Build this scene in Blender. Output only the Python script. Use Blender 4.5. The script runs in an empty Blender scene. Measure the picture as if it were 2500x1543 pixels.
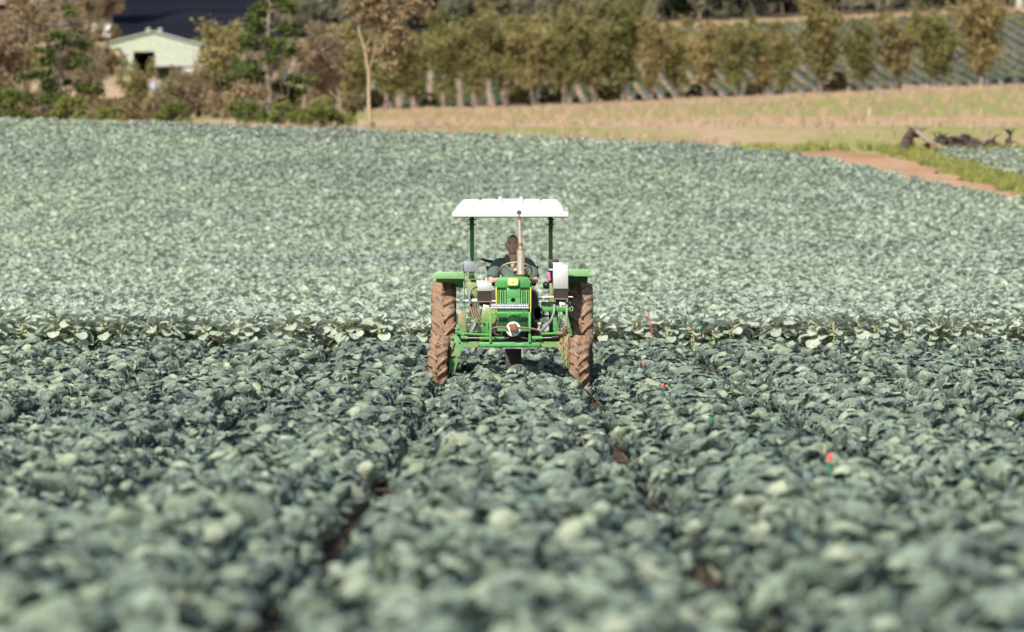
import bpy, bmesh, math, random
import numpy as np
from mathutils import Vector, Matrix, Euler

R = math.radians
PI = math.pi
SC = bpy.context.scene

# ------------------------------------------------------------------ camera, light, exposure
CAM_D = 69.4                      # metres from the lens to the tractor's front axle (y = 0)
CAM_Z = 1.02
FPX = 13889.0                     # 200 mm lens on a 36 mm sensor, in pixels of a 2500 px wide frame
cam_data = bpy.data.cameras.new('camera')
cam = bpy.data.objects.new('camera', cam_data)
SC.collection.objects.link(cam)
cam.location = (0, -CAM_D, CAM_Z)
cam.rotation_euler = (R(90), 0, 0)
cam_data.lens = 200
cam_data.sensor_width = 36
cam_data.clip_start = 0.5
cam_data.clip_end = 6000
cam_data.dof.use_dof = True
cam_data.dof.focus_distance = 69.2
cam_data.dof.aperture_fstop = 3.0
SC.camera = cam

SUN_EL, SUN_AZ = R(40.5), R(202)    # azimuth clockwise from +Y: behind the lens, to the left
world = bpy.data.worlds.new('World')
SC.world = world
world.use_nodes = True
wn = world.node_tree
for n in list(wn.nodes):
    wn.nodes.remove(n)
sky = wn.nodes.new('ShaderNodeTexSky')
sky.sky_type = 'NISHITA'
sky.sun_disc = False
sky.sun_elevation = SUN_EL
sky.sun_rotation = SUN_AZ
bg = wn.nodes.new('ShaderNodeBackground')
bg.inputs['Strength'].default_value = 0.092
wo = wn.nodes.new('ShaderNodeOutputWorld')
wn.links.new(sky.outputs[0], bg.inputs[0])
wn.links.new(bg.outputs[0], wo.inputs[0])

sun_data = bpy.data.lights.new('sun', 'SUN')
sun_data.energy = 4.6
sun_data.angle = R(0.5)
sun_data.color = (1.0, 0.94, 0.84)
sun = bpy.data.objects.new('sun', sun_data)
SC.collection.objects.link(sun)
sd = Vector((math.sin(SUN_AZ) * math.cos(SUN_EL), math.cos(SUN_AZ) * math.cos(SUN_EL), math.sin(SUN_EL)))
sun.rotation_euler = (-sd).to_track_quat('-Z', 'Y').to_euler()
sun.location = (-20, -60, 60)

SC.view_settings.view_transform = 'Standard'
SC.view_settings.look = 'None'
SC.view_settings.exposure = 0.62
SC.view_settings.gamma = 1.0
SC.view_settings.use_curve_mapping = False
SC.render.engine = 'CYCLES'
SC.cycles.use_denoising = True
SC.cycles.adaptive_threshold = 0.02
SC.cycles.max_bounces = 5
SC.cycles.diffuse_bounces = 2
SC.cycles.glossy_bounces = 2
SC.cycles.transmission_bounces = 3
SC.cycles.transparent_max_bounces = 4

# ------------------------------------------------------------------ small helpers
COL = SC.collection
rng = random.Random(7)
nrng = np.random.default_rng(11)

def link(o, parent=None):
    COL.objects.link(o)
    if parent is not None:
        o.parent = parent
    return o

def tag(o, label=None, cat=None, group=None, kind=None):
    if label: o['label'] = label
    if cat: o['category'] = cat
    if group: o['group'] = group
    if kind: o['kind'] = kind
    return o

def thing(name, label, cat, loc=(0, 0, 0), rz=0.0, group=None):
    o = bpy.data.objects.new(name, None)
    o.empty_display_size = 0.3
    link(o)
    o.location = loc
    o.rotation_euler = (0, 0, rz)
    return tag(o, label, cat, group)

def add(name, me, parent=None, loc=None, rot=None, scale=None):
    o = bpy.data.objects.new(name, me)
    link(o, parent)
    if loc is not None: o.location = loc
    if rot is not None: o.rotation_euler = rot
    if scale is not None:
        o.scale = scale if hasattr(scale, '__len__') else (scale,) * 3
    return o

def raw_mesh(name, verts, faces, mats, smooth=True, fmat=None, uv=None, tint=None):
    """verts (n,3) array, faces (m,4) or (m,3) array."""
    verts = np.asarray(verts, dtype=np.float32)
    faces = np.asarray(faces, dtype=np.int32)
    me = bpy.data.meshes.new(name)
    k = faces.shape[1]
    me.vertices.add(len(verts))
    me.vertices.foreach_set('co', verts.ravel())
    me.loops.add(faces.size)
    me.loops.foreach_set('vertex_index', faces.ravel())
    me.polygons.add(len(faces))
    me.polygons.foreach_set('loop_start', np.arange(0, faces.size, k, dtype=np.int32))
    if fmat is not None:
        me.polygons.foreach_set('material_index', np.asarray(fmat, dtype=np.int32))
    if smooth:
        me.polygons.foreach_set('use_smooth', np.ones(len(faces), dtype=bool))
    for m in mats:
        me.materials.append(m)
    if uv is not None:
        l = me.uv_layers.new(name='leaf')
        l.data.foreach_set('uv', np.asarray(uv, dtype=np.float32)[faces.ravel()].ravel())
    if tint is not None:
        l = me.uv_layers.new(name='tint')
        t2 = np.stack([tint, tint], 1).astype(np.float32)
        l.data.foreach_set('uv', t2[faces.ravel()].ravel())
    me.update(calc_edges=True)
    me.validate()
    return me

class B:
    """collects shapes into one bmesh, then links them as one mesh object"""
    def __init__(self): self.bm = bmesh.new()
    def _xf(self, vs, c, rot):
        m = Matrix.Translation(Vector(c)) @ Euler(rot).to_matrix().to_4x4()
        bmesh.ops.transform(self.bm, matrix=m, verts=vs)
    def box(self, c, s, rot=(0, 0, 0), bev=0.0, seg=2):
        vs = bmesh.ops.create_cube(self.bm, size=1)['verts']
        for v in vs: v.co = Vector((v.co.x * s[0], v.co.y * s[1], v.co.z * s[2]))
        if bev > 0:
            es = list({e for v in vs for e in v.link_edges})
            r = bmesh.ops.bevel(self.bm, geom=es, offset=bev, segments=seg, affect='EDGES', profile=0.5)
            vs = list({v for f in r['faces'] for v in f.verts} | {v for v in vs if v.is_valid})
        self._xf(vs, c, rot)
        return self
    def cyl(self, p0, p1, r0, r1=None, seg=14, caps=True):
        p0, p1 = Vector(p0), Vector(p1)
        r1 = r0 if r1 is None else r1
        d = p1 - p0
        vs = bmesh.ops.create_cone(self.bm, cap_ends=caps, segments=seg, radius1=r0, radius2=r1, depth=d.length)['verts']
        m = Matrix.Translation((p0 + p1) / 2) @ d.to_track_quat('Z', 'Y').to_matrix().to_4x4()
        bmesh.ops.transform(self.bm, matrix=m, verts=vs)
        return self
    def tube(self, pts, r, seg=8, sub=5):
        pts = [Vector(p) for p in pts]
        if sub > 1 and len(pts) > 2:                       # Catmull-Rom
            P = [pts[0] * 2 - pts[1]] + pts + [pts[-1] * 2 - pts[-2]]
            out = []
            for i in range(1, len(P) - 2):
                a, b, c, d = P[i - 1:i + 3]
                for k in range(sub):
                    t = k / sub
                    out.append(0.5 * ((2 * b) + (c - a) * t + (2 * a - 5 * b + 4 * c - d) * t * t + (3 * b - a - 3 * c + d) * t ** 3))
            out.append(pts[-1]); pts = out
        n = len(pts); rings = []
        rr = r if hasattr(r, '__len__') else [r, r]
        up = Vector((0, 0, 1))
        for i, p in enumerate(pts):
            t = (pts[min(i + 1, n - 1)] - pts[max(i - 1, 0)]).normalized()
            a = t.cross(up)
            if a.length < 1e-3: a = t.cross(Vector((0, 1, 0)))
            a.normalize(); b = t.cross(a)
            q = i / (n - 1); rad = rr[0] + (rr[-1] - rr[0]) * q if len(rr) == 2 else rr[min(int(q * (len(rr) - 1)), len(rr) - 1)]
            rings.append([self.bm.verts.new(p + (a * math.cos(2 * PI * k / seg) + b * math.sin(2 * PI * k / seg)) * rad) for k in range(seg)])
        for i in range(n - 1):
            for k in range(seg):
                self.bm.faces.new((rings[i][k], rings[i][(k + 1) % seg], rings[i + 1][(k + 1) % seg], rings[i + 1][k]))
        self.bm.faces.new(rings[0]); self.bm.faces.new(list(reversed(rings[-1])))
        return self
    def lathe(self, prof, seg=24, c=(0, 0, 0), rot=(0, 0, 0)):
        """profile [(radius, height)], turned about local z"""
        vs = []; rings = []
        for (r, z) in prof:
            ring = [self.bm.verts.new((max(r, 1e-4) * math.cos(2 * PI * k / seg), max(r, 1e-4) * math.sin(2 * PI * k / seg), z)) for k in range(seg)]
            rings.append(ring); vs += ring
        for i in range(len(rings) - 1):
            for k in range(seg):
                self.bm.faces.new((rings[i][k], rings[i][(k + 1) % seg], rings[i + 1][(k + 1) % seg], rings[i + 1][k]))
        self._xf(vs, c, rot)
        return self
    def prism(self, poly, y0, y1, bev=0.0, plane='xz'):
        """polygon in x,z extruded from y0 to y1 (or 'yz' extruded along x)"""
        f = (lambda a, b, t: (a, t, b)) if plane == 'xz' else (lambda a, b, t: (t, a, b))
        v0 = [self.bm.verts.new(f(a, b, y0)) for a, b in poly]
        v1 = [self.bm.verts.new(f(a, b, y1)) for a, b in poly]
        n = len(poly)
        fs = [self.bm.faces.new(v0), self.bm.faces.new(list(reversed(v1)))]
        for i in range(n):
            fs.append(self.bm.faces.new((v0[i], v1[i], v1[(i + 1) % n], v0[(i + 1) % n])))
        if bev > 0:
            es = list({e for v in v0 + v1 for e in v.link_edges})
            bmesh.ops.bevel(self.bm, geom=es, offset=bev, segments=2, affect='EDGES', profile=0.5)
        return self
    def ball(self, c, s, rot=(0, 0, 0), u=14, v=10):
        vs = bmesh.ops.create_uvsphere(self.bm, u_segments=u, v_segments=v, radius=1)['verts']
        for w in vs: w.co = Vector((w.co.x * s[0], w.co.y * s[1], w.co.z * s[2]))
        self._xf(vs, c, rot)
        return self
    def jitter(self, a, seed=1):
        r_ = random.Random(seed)
        for v in self.bm.verts: v.co += Vector((r_.uniform(-a, a), r_.uniform(-a, a), r_.uniform(-a, a)))
        return self
    def mesh(self, name, mat, angle=38):
        bmesh.ops.recalc_face_normals(self.bm, faces=self.bm.faces)
        me = bpy.data.meshes.new(name)
        self.bm.to_mesh(me); self.bm.free()
        for m in (mat if isinstance(mat, (list, tuple)) else [mat]): me.materials.append(m)
        me.polygons.foreach_set('use_smooth', np.ones(len(me.polygons), dtype=bool))
        me.set_sharp_from_angle(angle=R(angle))
        return me
    def build(self, name, mat, parent=None, loc=None, rot=None, angle=38):
        return add(name, self.mesh(name, mat, angle), parent, loc, rot)

# ------------------------------------------------------------------ materials
def new_mat(name):
    m = bpy.data.materials.new(name)
    m.use_nodes = True
    nt = m.node_tree
    return m, nt, nt.nodes['Principled BSDF'], nt.nodes, nt.links

def nd(nt, t, **kw):
    n = nt.nodes.new(t)
    for k, v in kw.items():
        if k.startswith('i_'):
            key = k[2:]
            key = int(key) if key.isdigit() else key.replace('_', ' ')
            n.inputs[key].default_value = v
        else:
            setattr(n, k, v)
    return n

def c4(c): return (c[0], c[1], c[2], 1)

def mixc(nt, fac, a, b, blend='MIX'):
    n = nt.nodes.new('ShaderNodeMix'); n.data_type = 'RGBA'; n.blend_type = blend
    for s, v in ((n.inputs[0], fac), (n.inputs[6], a), (n.inputs[7], b)):
        if hasattr(v, 'is_output'): nt.links.new(v, s)
        elif isinstance(v, (int, float)): s.default_value = v
        else: s.default_value = c4(v)
    return n.outputs[2]

def ramp(nt, src, lo, hi, a=0.0, b=1.0):
    n = nt.nodes.new('ShaderNodeMapRange')
    n.clamp = True
    n.interpolation_type = 'SMOOTHSTEP'
    nt.links.new(src, n.inputs[0])
    n.inputs[1].default_value, n.inputs[2].default_value = lo, hi
    n.inputs[3].default_value, n.inputs[4].default_value = a, b
    return n.outputs[0]

def noise(nt, scale, detail=4, rough=0.55, vec=None, dist=0.0):
    n = nd(nt, 'ShaderNodeTexNoise', i_Scale=scale, i_Detail=detail, i_Roughness=rough, i_Distortion=dist)
    if vec is not None: nt.links.new(vec, n.inputs['Vector'])
    return n.outputs['Fac']

def position(nt): return nt.nodes.new('ShaderNodeNewGeometry').outputs['Position']
def objco(nt): return nt.nodes.new('ShaderNodeTexCoord').outputs['Object']

def math_(nt, op, a, b=None):
    n = nt.nodes.new('ShaderNodeMath'); n.operation = op
    for s, v in zip(n.inputs, (a, b)):
        if v is None: continue
        if hasattr(v, 'is_output'): nt.links.new(v, s)
        else: s.default_value = v
    return n.outputs[0]

def bump(nt, bsdf, h, strength=0.4, dist=0.01):
    n = nd(nt, 'ShaderNodeBump', i_Strength=strength, i_Distance=dist)
    nt.links.new(h, n.inputs['Height']); nt.links.new(n.outputs[0], bsdf.inputs['Normal'])

MUD = (0.225, 0.125, 0.068)
def paint(name, col, dirt=0.3, rough=0.35, metal=0.0, dirtcol=MUD, scale=9.0, var=0.12, bumps=0.15):
    m, nt, bs, N, L = new_mat(name)
    p = objco(nt)
    n1 = noise(nt, scale, 6, 0.65, p); n2 = noise(nt, scale * 5, 4, 0.6, p)
    base = mixc(nt, ramp(nt, n2, 0.3, 0.7), [c * (1 - var) for c in col], [min(1, c * (1 + var)) for c in col])
    f = ramp(nt, math_(nt, 'ADD', math_(nt, 'MULTIPLY', n1, 0.75), math_(nt, 'MULTIPLY', n2, 0.25)), 0.72 - dirt * 0.5, 0.82 - dirt * 0.35)
    f = math_(nt, 'MULTIPLY', f, 0.85)
    L.new(mixc(nt, f, base, dirtcol), bs.inputs['Base Color'])
    rr = N.new('ShaderNodeMix'); rr.data_type = 'FLOAT'; L.new(f, rr.inputs[0]); rr.inputs[2].default_value = rough; rr.inputs[3].default_value = 0.9
    L.new(rr.outputs[0], bs.inputs['Roughness'])
    if metal > 0:
        mm = N.new('ShaderNodeMix'); mm.data_type = 'FLOAT'; L.new(f, mm.inputs[0]); mm.inputs[2].default_value = metal; mm.inputs[3].default_value = 0
        L.new(mm.outputs[0], bs.inputs['Metallic'])
    bump(nt, bs, n2, bumps, 0.004)
    return m

def foliage(name, cols, rough=0.6, trans=0.25, scale=0.6, spec=0.3):
    m, nt, bs, N, L = new_mat(name)
    oi = N.new('ShaderNodeObjectInfo')
    p = objco(nt)
    n1 = noise(nt, scale, 3, 0.6, p); n2 = noise(nt, scale * 9, 2, 0.6, p)
    c = mixc(nt, ramp(nt, n1, 0.32, 0.68), cols[0], cols[1])
    c = mixc(nt, ramp(nt, n2, 0.45, 0.8), c, cols[2])
    hsv = nd(nt, 'ShaderNodeHueSaturation')
    L.new(math_(nt, 'ADD', math_(nt, 'MULTIPLY', oi.outputs['Random'], 0.5), 0.75), hsv.inputs['Value'])
    L.new(math_(nt, 'ADD', math_(nt, 'MULTIPLY', oi.outputs['Random'], -0.03), 0.512), hsv.inputs['Hue'])
    L.new(c, hsv.inputs['Color'])
    L.new(hsv.outputs[0], bs.inputs['Base Color'])
    bs.inputs['Roughness'].default_value = rough
    bs.inputs['Specular IOR Level'].default_value = spec
    tr = N.new('ShaderNodeBsdfTranslucent'); L.new(hsv.outputs[0], tr.inputs[0])
    mx = N.new('ShaderNodeMixShader'); mx.inputs[0].default_value = trans
    L.new(bs.outputs[0], mx.inputs[1]); L.new(tr.outputs[0], mx.inputs[2])
    L.new(mx.outputs[0], N['Material Output'].inputs[0])
    return m

def leaf_mat(name, cols, vein, nv=9.0, rough=0.5, crinkle=34.0, bstr=0.6, trans=0.12, veinamt=0.7, spread=0.9, back=0.4, pale=(0.27, 0.345, 0.27), vr=0.80):
    """broad brassica leaf: pale veins fanning from the base, blistered surface, random tint per leaf"""
    m, nt, bs, N, L = new_mat(name)
    uvn = nd(nt, 'ShaderNodeUVMap', uv_map='leaf')
    sp = N.new('ShaderNodeSeparateXYZ'); L.new(uvn.outputs[0], sp.inputs[0])
    u, v = sp.outputs[0], sp.outputs[1]
    p = objco(nt)
    oi = N.new('ShaderNodeObjectInfo')
    tn = nd(nt, 'ShaderNodeUVMap', uv_map='tint'); ts = N.new('ShaderNodeSeparateXYZ'); L.new(tn.outputs[0], ts.inputs[0])
    rnd = math_(nt, 'FRACT', math_(nt, 'ADD', oi.outputs['Random'], ts.outputs[0]))
    ang = math_(nt, 'ARCTAN2', u, math_(nt, 'ADD', v, 0.12))
    wob = math_(nt, 'MULTIPLY', math_(nt, 'SUBTRACT', noise(nt, 14, 2, 0.5, p), 0.5), 0.35)
    s = math_(nt, 'ABSOLUTE', math_(nt, 'SINE', math_(nt, 'MULTIPLY', math_(nt, 'ADD', ang, wob), nv)))
    side = ramp(nt, s, 0.26, 0.0)
    mid = ramp(nt, math_(nt, 'ABSOLUTE', u), 0.075, 0.02)
    vn = math_(nt, 'MAXIMUM', math_(nt, 'MULTIPLY', side, 0.75), mid)
    big = noise(nt, 9, 3, 0.55, p)
    c = mixc(nt, ramp(nt, big, 0.35, 0.65), cols[0], cols[1])
    c = mixc(nt, ramp(nt, v, spread, 0.1, 0, 0.55), c, cols[2])
    hsv = nd(nt, 'ShaderNodeHueSaturation')
    L.new(math_(nt, 'ADD', math_(nt, 'MULTIPLY', rnd, vr), 0.98 - vr / 2), hsv.inputs['Value'])
    L.new(math_(nt, 'ADD', math_(nt, 'MULTIPLY', rnd, -0.10), 0.53), hsv.inputs['Hue'])
    under = math_(nt, 'SUBTRACT', 1.0, nt.nodes.new('ShaderNodeNewGeometry').outputs['Backfacing'])
    c = mixc(nt, math_(nt, 'MULTIPLY', under, back), c, pale)
    L.new(c, hsv.inputs['Color'])
    c = mixc(nt, math_(nt, 'MULTIPLY', vn, veinamt), hsv.outputs[0], vein)
    patch = noise(nt, 0.11, 3, 0.6, oi.outputs['Location'])
    c = mixc(nt, 1.0, c, mixc(nt, ramp(nt, patch, 0.3, 0.7), (0.84, 0.85, 0.89), (1.08, 1.08, 1.03)), 'MULTIPLY')
    L.new(c, bs.inputs['Base Color'])
    bs.inputs['Roughness'].default_value = rough
    bs.inputs['Specular IOR Level'].default_value = 0.45
    if crinkle > 20:
        vo = nd(nt, 'ShaderNodeTexVoronoi', i_Scale=crinkle); L.new(p, vo.inputs['Vector'])
        h = math_(nt, 'SUBTRACT', math_(nt, 'MULTIPLY', vo.outputs['Distance'], -0.8), math_(nt, 'MULTIPLY', vn, 0.9))
        bump(nt, bs, h, bstr, 0.012)
    tr = N.new('ShaderNodeBsdfTranslucent'); L.new(c, tr.inputs[0])
    mx = N.new('ShaderNodeMixShader'); mx.inputs[0].default_value = trans
    L.new(bs.outputs[0], mx.inputs[1]); L.new(tr.outputs[0], mx.inputs[2])
    L.new(mx.outputs[0], N['Material Output'].inputs[0])
    return m

def soil(name, a, b, scale=3.0, bs_=0.6, c=None):
    m, nt, bs, N, L = new_mat(name)
    p = position(nt)
    n1 = noise(nt, scale, 8, 0.7, p); n2 = noise(nt, scale * 0.07, 3, 0.6, p)
    col = mixc(nt, ramp(nt, n1, 0.35, 0.65), a, b)
    col = mixc(nt, ramp(nt, n2, 0.45, 0.7), col, c or [x * 0.8 for x in a])
    L.new(col, bs.inputs['Base Color']); bs.inputs['Roughness'].default_value = 0.95
    bs.inputs['Specular IOR Level'].default_value = 0.1
    bump(nt, bs, n1, bs_, 0.05)
    return m

# savoy cabbages, sprouts
M_CAB = leaf_mat('savoy_leaf', [(0.064, 0.101, 0.121), (0.132, 0.184, 0.194), (0.235, 0.295, 0.208)], (0.46, 0.53, 0.38), nv=9.0, back=0.45, pale=(0.28, 0.345, 0.245), vr=1.05, rough=0.46, crinkle=80, bstr=1.0)
M_HEAD = leaf_mat('savoy_head', [(0.18, 0.25, 0.185), (0.265, 0.335, 0.22), (0.35, 0.415, 0.235)], (0.46, 0.53, 0.36), nv=9.0, rough=0.50, crinkle=75, bstr=0.9, spread=1.2)
M_SPR = leaf_mat('sprout_leaf', [(0.325, 0.405, 0.325), (0.42, 0.50, 0.40), (0.455, 0.515, 0.375)], (0.58, 0.61, 0.46), nv=4.0, rough=0.58, back=0.3, vr=0.4, pale=(0.40, 0.47, 0.375), crinkle=16, bstr=0.25, trans=0.3, veinamt=0.55)
M_STALK = paint('leaf_stalk', (0.48, 0.50, 0.27), 0.1, 0.6, dirtcol=(0.34, 0.30, 0.15), scale=14)
M_STEM = paint('sprout_stem', (0.33, 0.31, 0.17), 0.35, 0.8, dirtcol=(0.20, 0.14, 0.08), scale=14)
M_BUD = paint('sprout_bud', (0.30, 0.40, 0.15), 0.1, 0.5, dirtcol=(0.36, 0.32, 0.14), scale=20)
# trees
M_WILLOW = foliage('willow_leaves', [(0.20, 0.175, 0.066), (0.30, 0.262, 0.098), (0.33, 0.25, 0.13)], scale=0.5)
M_WILLOW_G = foliage('greener_willow_leaves', [(0.165, 0.165, 0.055), (0.25, 0.242, 0.082), (0.29, 0.24, 0.11)], scale=0.5)
M_GUM = foliage('gum_leaves', [(0.17, 0.17, 0.105), (0.28, 0.27, 0.175), (0.40, 0.38, 0.28)], scale=0.35)
M_PINE = foliage('pine_needles', [(0.035, 0.055, 0.012), (0.085, 0.135, 0.022), (0.05, 0.07, 0.02)], scale=0.8)
M_PINE_SHADE = foliage('conifer_and_wood_shade', [(0.016, 0.026, 0.012), (0.032, 0.044, 0.018), (0.05, 0.06, 0.02)], scale=0.4)  # conifer green, also holding the woodland's shade as near-black leaves
M_BUSH = foliage('bush_leaves', [(0.115, 0.145, 0.030), (0.19, 0.215, 0.05), (0.24, 0.235, 0.075)], scale=0.9)
M_RUSSET = foliage('russet_twigs', [(0.155, 0.115, 0.060), (0.225, 0.165, 0.090), (0.20, 0.17, 0.06)], scale=0.6, trans=0.1)
M_BARK = paint('bark', (0.115, 0.083, 0.06), 0.3, 0.9, dirtcol=(0.06, 0.045, 0.035), scale=2.0, var=0.3, bumps=0.6)
M_PALEBARK = paint('pale_bark', (0.36, 0.27, 0.18), 0.35, 0.9, dirtcol=(0.34, 0.25, 0.08), scale=1.4, var=0.25, bumps=0.5)
M_GREYBARK = paint('grey_bark', (0.20, 0.16, 0.115), 0.3, 0.9, dirtcol=(0.12, 0.09, 0.07), scale=2.0, var=0.25, bumps=0.5)
# tractor
M_GREEN = paint('tractor_green', (0.078, 0.300, 0.085), 0.26, 0.42, scale=6)
M_GREEN_D = paint('muddy_green', (0.052, 0.235, 0.045), 0.42, 0.5, scale=5, dirtcol=(0.27, 0.18, 0.095))
M_GREEN_M = paint('mud_caked_green', (0.085, 0.25, 0.075), 0.50, 0.6, scale=4.0, dirtcol=(0.34, 0.215, 0.125))
M_FENDER = paint('faded_green', (0.20, 0.37, 0.155), 0.14, 0.45, scale=5, dirtcol=(0.35, 0.26, 0.13))
M_OLIVE = paint('olive_green', (0.20, 0.26, 0.07), 0.35, 0.55, scale=8)
M_POST = paint('shaded_post_green', (0.035, 0.16, 0.05), 0.12, 0.35, scale=8)  # canopy shade on the posts put into this darker green
M_WHITE = paint('canopy_white', (0.46, 0.46, 0.465), 0.30, 0.5, dirtcol=(0.38, 0.36, 0.33), scale=3, var=0.05)
M_STEEL = paint('stainless', (0.62, 0.61, 0.60), 0.12, 0.42, 0.55, dirtcol=(0.45, 0.40, 0.34), scale=10, var=0.06)
M_STEEL_D = paint('stained_shaded_steel', (0.11, 0.10, 0.092), 0.30, 0.5, 0.3, dirtcol=(0.20, 0.15, 0.11), scale=14, var=0.3)  # stains, plus the dark ground's reflection put into the base colour
M_CHROME = paint('bright_rod', (0.8, 0.8, 0.8), 0.05, 0.18, 1.0, scale=10)
M_EXH = paint('exhaust_metal', (0.55, 0.47, 0.40), 0.22, 0.4, 0.6, dirtcol=(0.42, 0.24, 0.13), scale=9)
M_RUST = paint('rust', (0.24, 0.11, 0.05), 0.4, 0.85, scale=20, dirtcol=(0.16, 0.07, 0.035))
M_BLACK = paint('black_plastic', (0.016, 0.016, 0.018), 0.15, 0.5, dirtcol=(0.12, 0.08, 0.055), scale=10)
M_DARK = paint('oily_iron_and_shade', (0.035, 0.032, 0.03), 0.35, 0.65, scale=12, dirtcol=(0.15, 0.095, 0.06))  # also gives the drop bracket and low shed wall their painted-in shade
M_GREYBOX = paint('grey_box', (0.17, 0.19, 0.21), 0.1, 0.5, scale=8)
M_HOSE = paint('grey_hose', (0.27, 0.27, 0.25), 0.2, 0.55, scale=10, dirtcol=(0.24, 0.17, 0.11))
M_TANHOSE = paint('dusty_hose', (0.22, 0.14, 0.085), 0.5, 0.8, scale=10)
M_YELLOW = paint('yellow_enamel', (0.80, 0.58, 0.10), 0.08, 0.35, scale=12, dirtcol=(0.5, 0.35, 0.12))
M_REDSEAT = paint('maroon_vinyl', (0.16, 0.012, 0.018), 0.05, 0.4, scale=8)
M_PINK = paint('pink_tape', (0.75, 0.10, 0.33), 0.02, 0.5)
M_RIM = paint('wheel_rim', (0.30, 0.27, 0.10), 0.55, 0.6, scale=6)
M_WHEELRIM = paint('worn_rim_plastic', (0.36, 0.27, 0.20), 0.3, 0.5, scale=20, dirtcol=(0.10, 0.07, 0.05))
M_FLANGE = paint('white_flange', (0.66, 0.65, 0.62), 0.2, 0.45, scale=12, dirtcol=(0.35, 0.27, 0.2))
M_LENS = paint('lens', (0.75, 0.75, 0.74), 0.05, 0.15, 0.35, scale=30)
M_SHADOWHOLE = paint('dark_opening', (0.008, 0.008, 0.008), 0.05, 0.9)  # near-black standing in for the shade inside openings
M_STRAW = paint('dry_straw', (0.40, 0.285, 0.165), 0.2, 0.9, scale=12, dirtcol=(0.3, 0.2, 0.1))

def mud_mat(name, base, dark, rub):
    m, nt, bs, N, L = new_mat(name)
    p = objco(nt)
    n1 = noise(nt, 7, 8, 0.7, p); n2 = noise(nt, 42, 5, 0.7, p); n3 = noise(nt, 3.2, 4, 0.6, p)
    c = mixc(nt, ramp(nt, n2, 0.3, 0.7), [x * 0.72 for x in base], [x * 1.2 for x in base])
    c = mixc(nt, ramp(nt, n1, 0.50, 0.66), c, dark)
    c = mixc(nt, ramp(nt, n3, 0.56, 0.70, 0, 0.7), c, rub)
    L.new(c, bs.inputs['Base Color']); bs.inputs['Roughness'].default_value = 0.75
    bump(nt, bs, math_(nt, 'ADD', n1, math_(nt, 'MULTIPLY', n2, 0.5)), 0.9, 0.03)
    return m
M_MUDTYRE = mud_mat('mud_caked_rubber', (0.25, 0.155, 0.095), (0.055, 0.042, 0.034), (0.33, 0.255, 0.205))
M_MUDLUG = mud_mat('mud_caked_lug', (0.315, 0.198, 0.125), (0.065, 0.050, 0.041), (0.16, 0.14, 0.132))
M_SIDEWALL = mud_mat('dusty_sidewall', (0.055, 0.045, 0.04), (0.16, 0.10, 0.06), (0.03, 0.03, 0.03))

# ------------------------------------------------------------------ the lie of the land
TD = np.array([-400, -60, 0, 10, 18, 36, 50, 60, 69, 76, 83, 86, 105, 140, 165, 190, 210, 228, 245, 270, 300, 400, 520, 620, 640, 780, 832, 1100, 2500.])
TZ = np.array([-1.5, -.3, -.22, -.24, -.27, -.32, -.24, -.125, 0, .14, .32, .39, .74, 1.74, 2.85, 4.62, 6.56, 8.45, 9.2, 10.1, 11.25, 15.1, 19.7, 23.5, 24.9, 39.2, 42.6, 96., 330.])
def _pchip_slopes(x, y):
    h = np.diff(x); dl = np.diff(y) / h
    m = np.zeros_like(y)
    for i in range(1, len(x) - 1):
        if dl[i - 1] * dl[i] > 0:
            w1, w2 = 2 * h[i] + h[i - 1], h[i] + 2 * h[i - 1]
            m[i] = (w1 + w2) / (w1 / dl[i - 1] + w2 / dl[i])
    m[0], m[-1] = dl[0], dl[-1]
    for i in range(1, len(x) - 1):
        if m[i] == 0 and x[i] < 60: m[i] = 0.0
    return m
TM = _pchip_slopes(TD, TZ)
def sstep(a, b, x):
    t = np.clip((np.asarray(x, dtype=float) - a) / (b - a), 0, 1)
    return t * t * (3 - 2 * t)
def ground_z(x, y):
    """height of the bare ground at world x, y"""
    x = np.asarray(x, dtype=float); d = np.asarray(y, dtype=float) + CAM_D
    dc = np.clip(d, TD[0], TD[-1] - 1e-6)
    i = np.clip(np.searchsorted(TD, dc, side='right') - 1, 0, len(TD) - 2)
    h = TD[i + 1] - TD[i]; t = (dc - TD[i]) / h
    z = ((2 * t ** 3 - 3 * t ** 2 + 1) * TZ[i] + (t ** 3 - 2 * t ** 2 + t) * h * TM[i]
         + (-2 * t ** 3 + 3 * t ** 2) * TZ[i + 1] + (t ** 3 - t ** 2) * h * TM[i + 1])
    z = z + np.where(x > 0, 0.045, 0.015) * np.clip(x, -400, 400) * sstep(235, 600, d)
    return z
def gz(x, y): return float(ground_z(x, y))
def bed_z(x, y):
    x = np.asarray(x, dtype=float)
    t = np.abs(((x / 1.75) % 1.0) - 0.5) * 2          # 1 mid-bed, 0 in the wheel rut
    d = np.asarray(y, dtype=float) + CAM_D
    return ground_z(x, y) + 0.10 * sstep(0.10, 0.60, t) * sstep(84.5, 82.5, d) - 0.0
def from_px(px, d):
    """world x, y of a point d metres out whose bearing is that of photo column px"""
    return (px - 1250) * d / FPX, d - CAM_D

def grid(xs, ys, zf, dz=0.0):
    X, Y = np.meshgrid(xs, ys)
    Z = zf(X, Y) + dz
    v = np.stack([X.ravel(), Y.ravel(), Z.ravel()], 1)
    nx, ny = len(xs), len(ys)
    a = (np.arange(ny - 1)[:, None] * nx + np.arange(nx - 1)[None]).ravel()
    return v, np.stack([a, a + 1, a + nx + 1, a + nx], 1)

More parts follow.
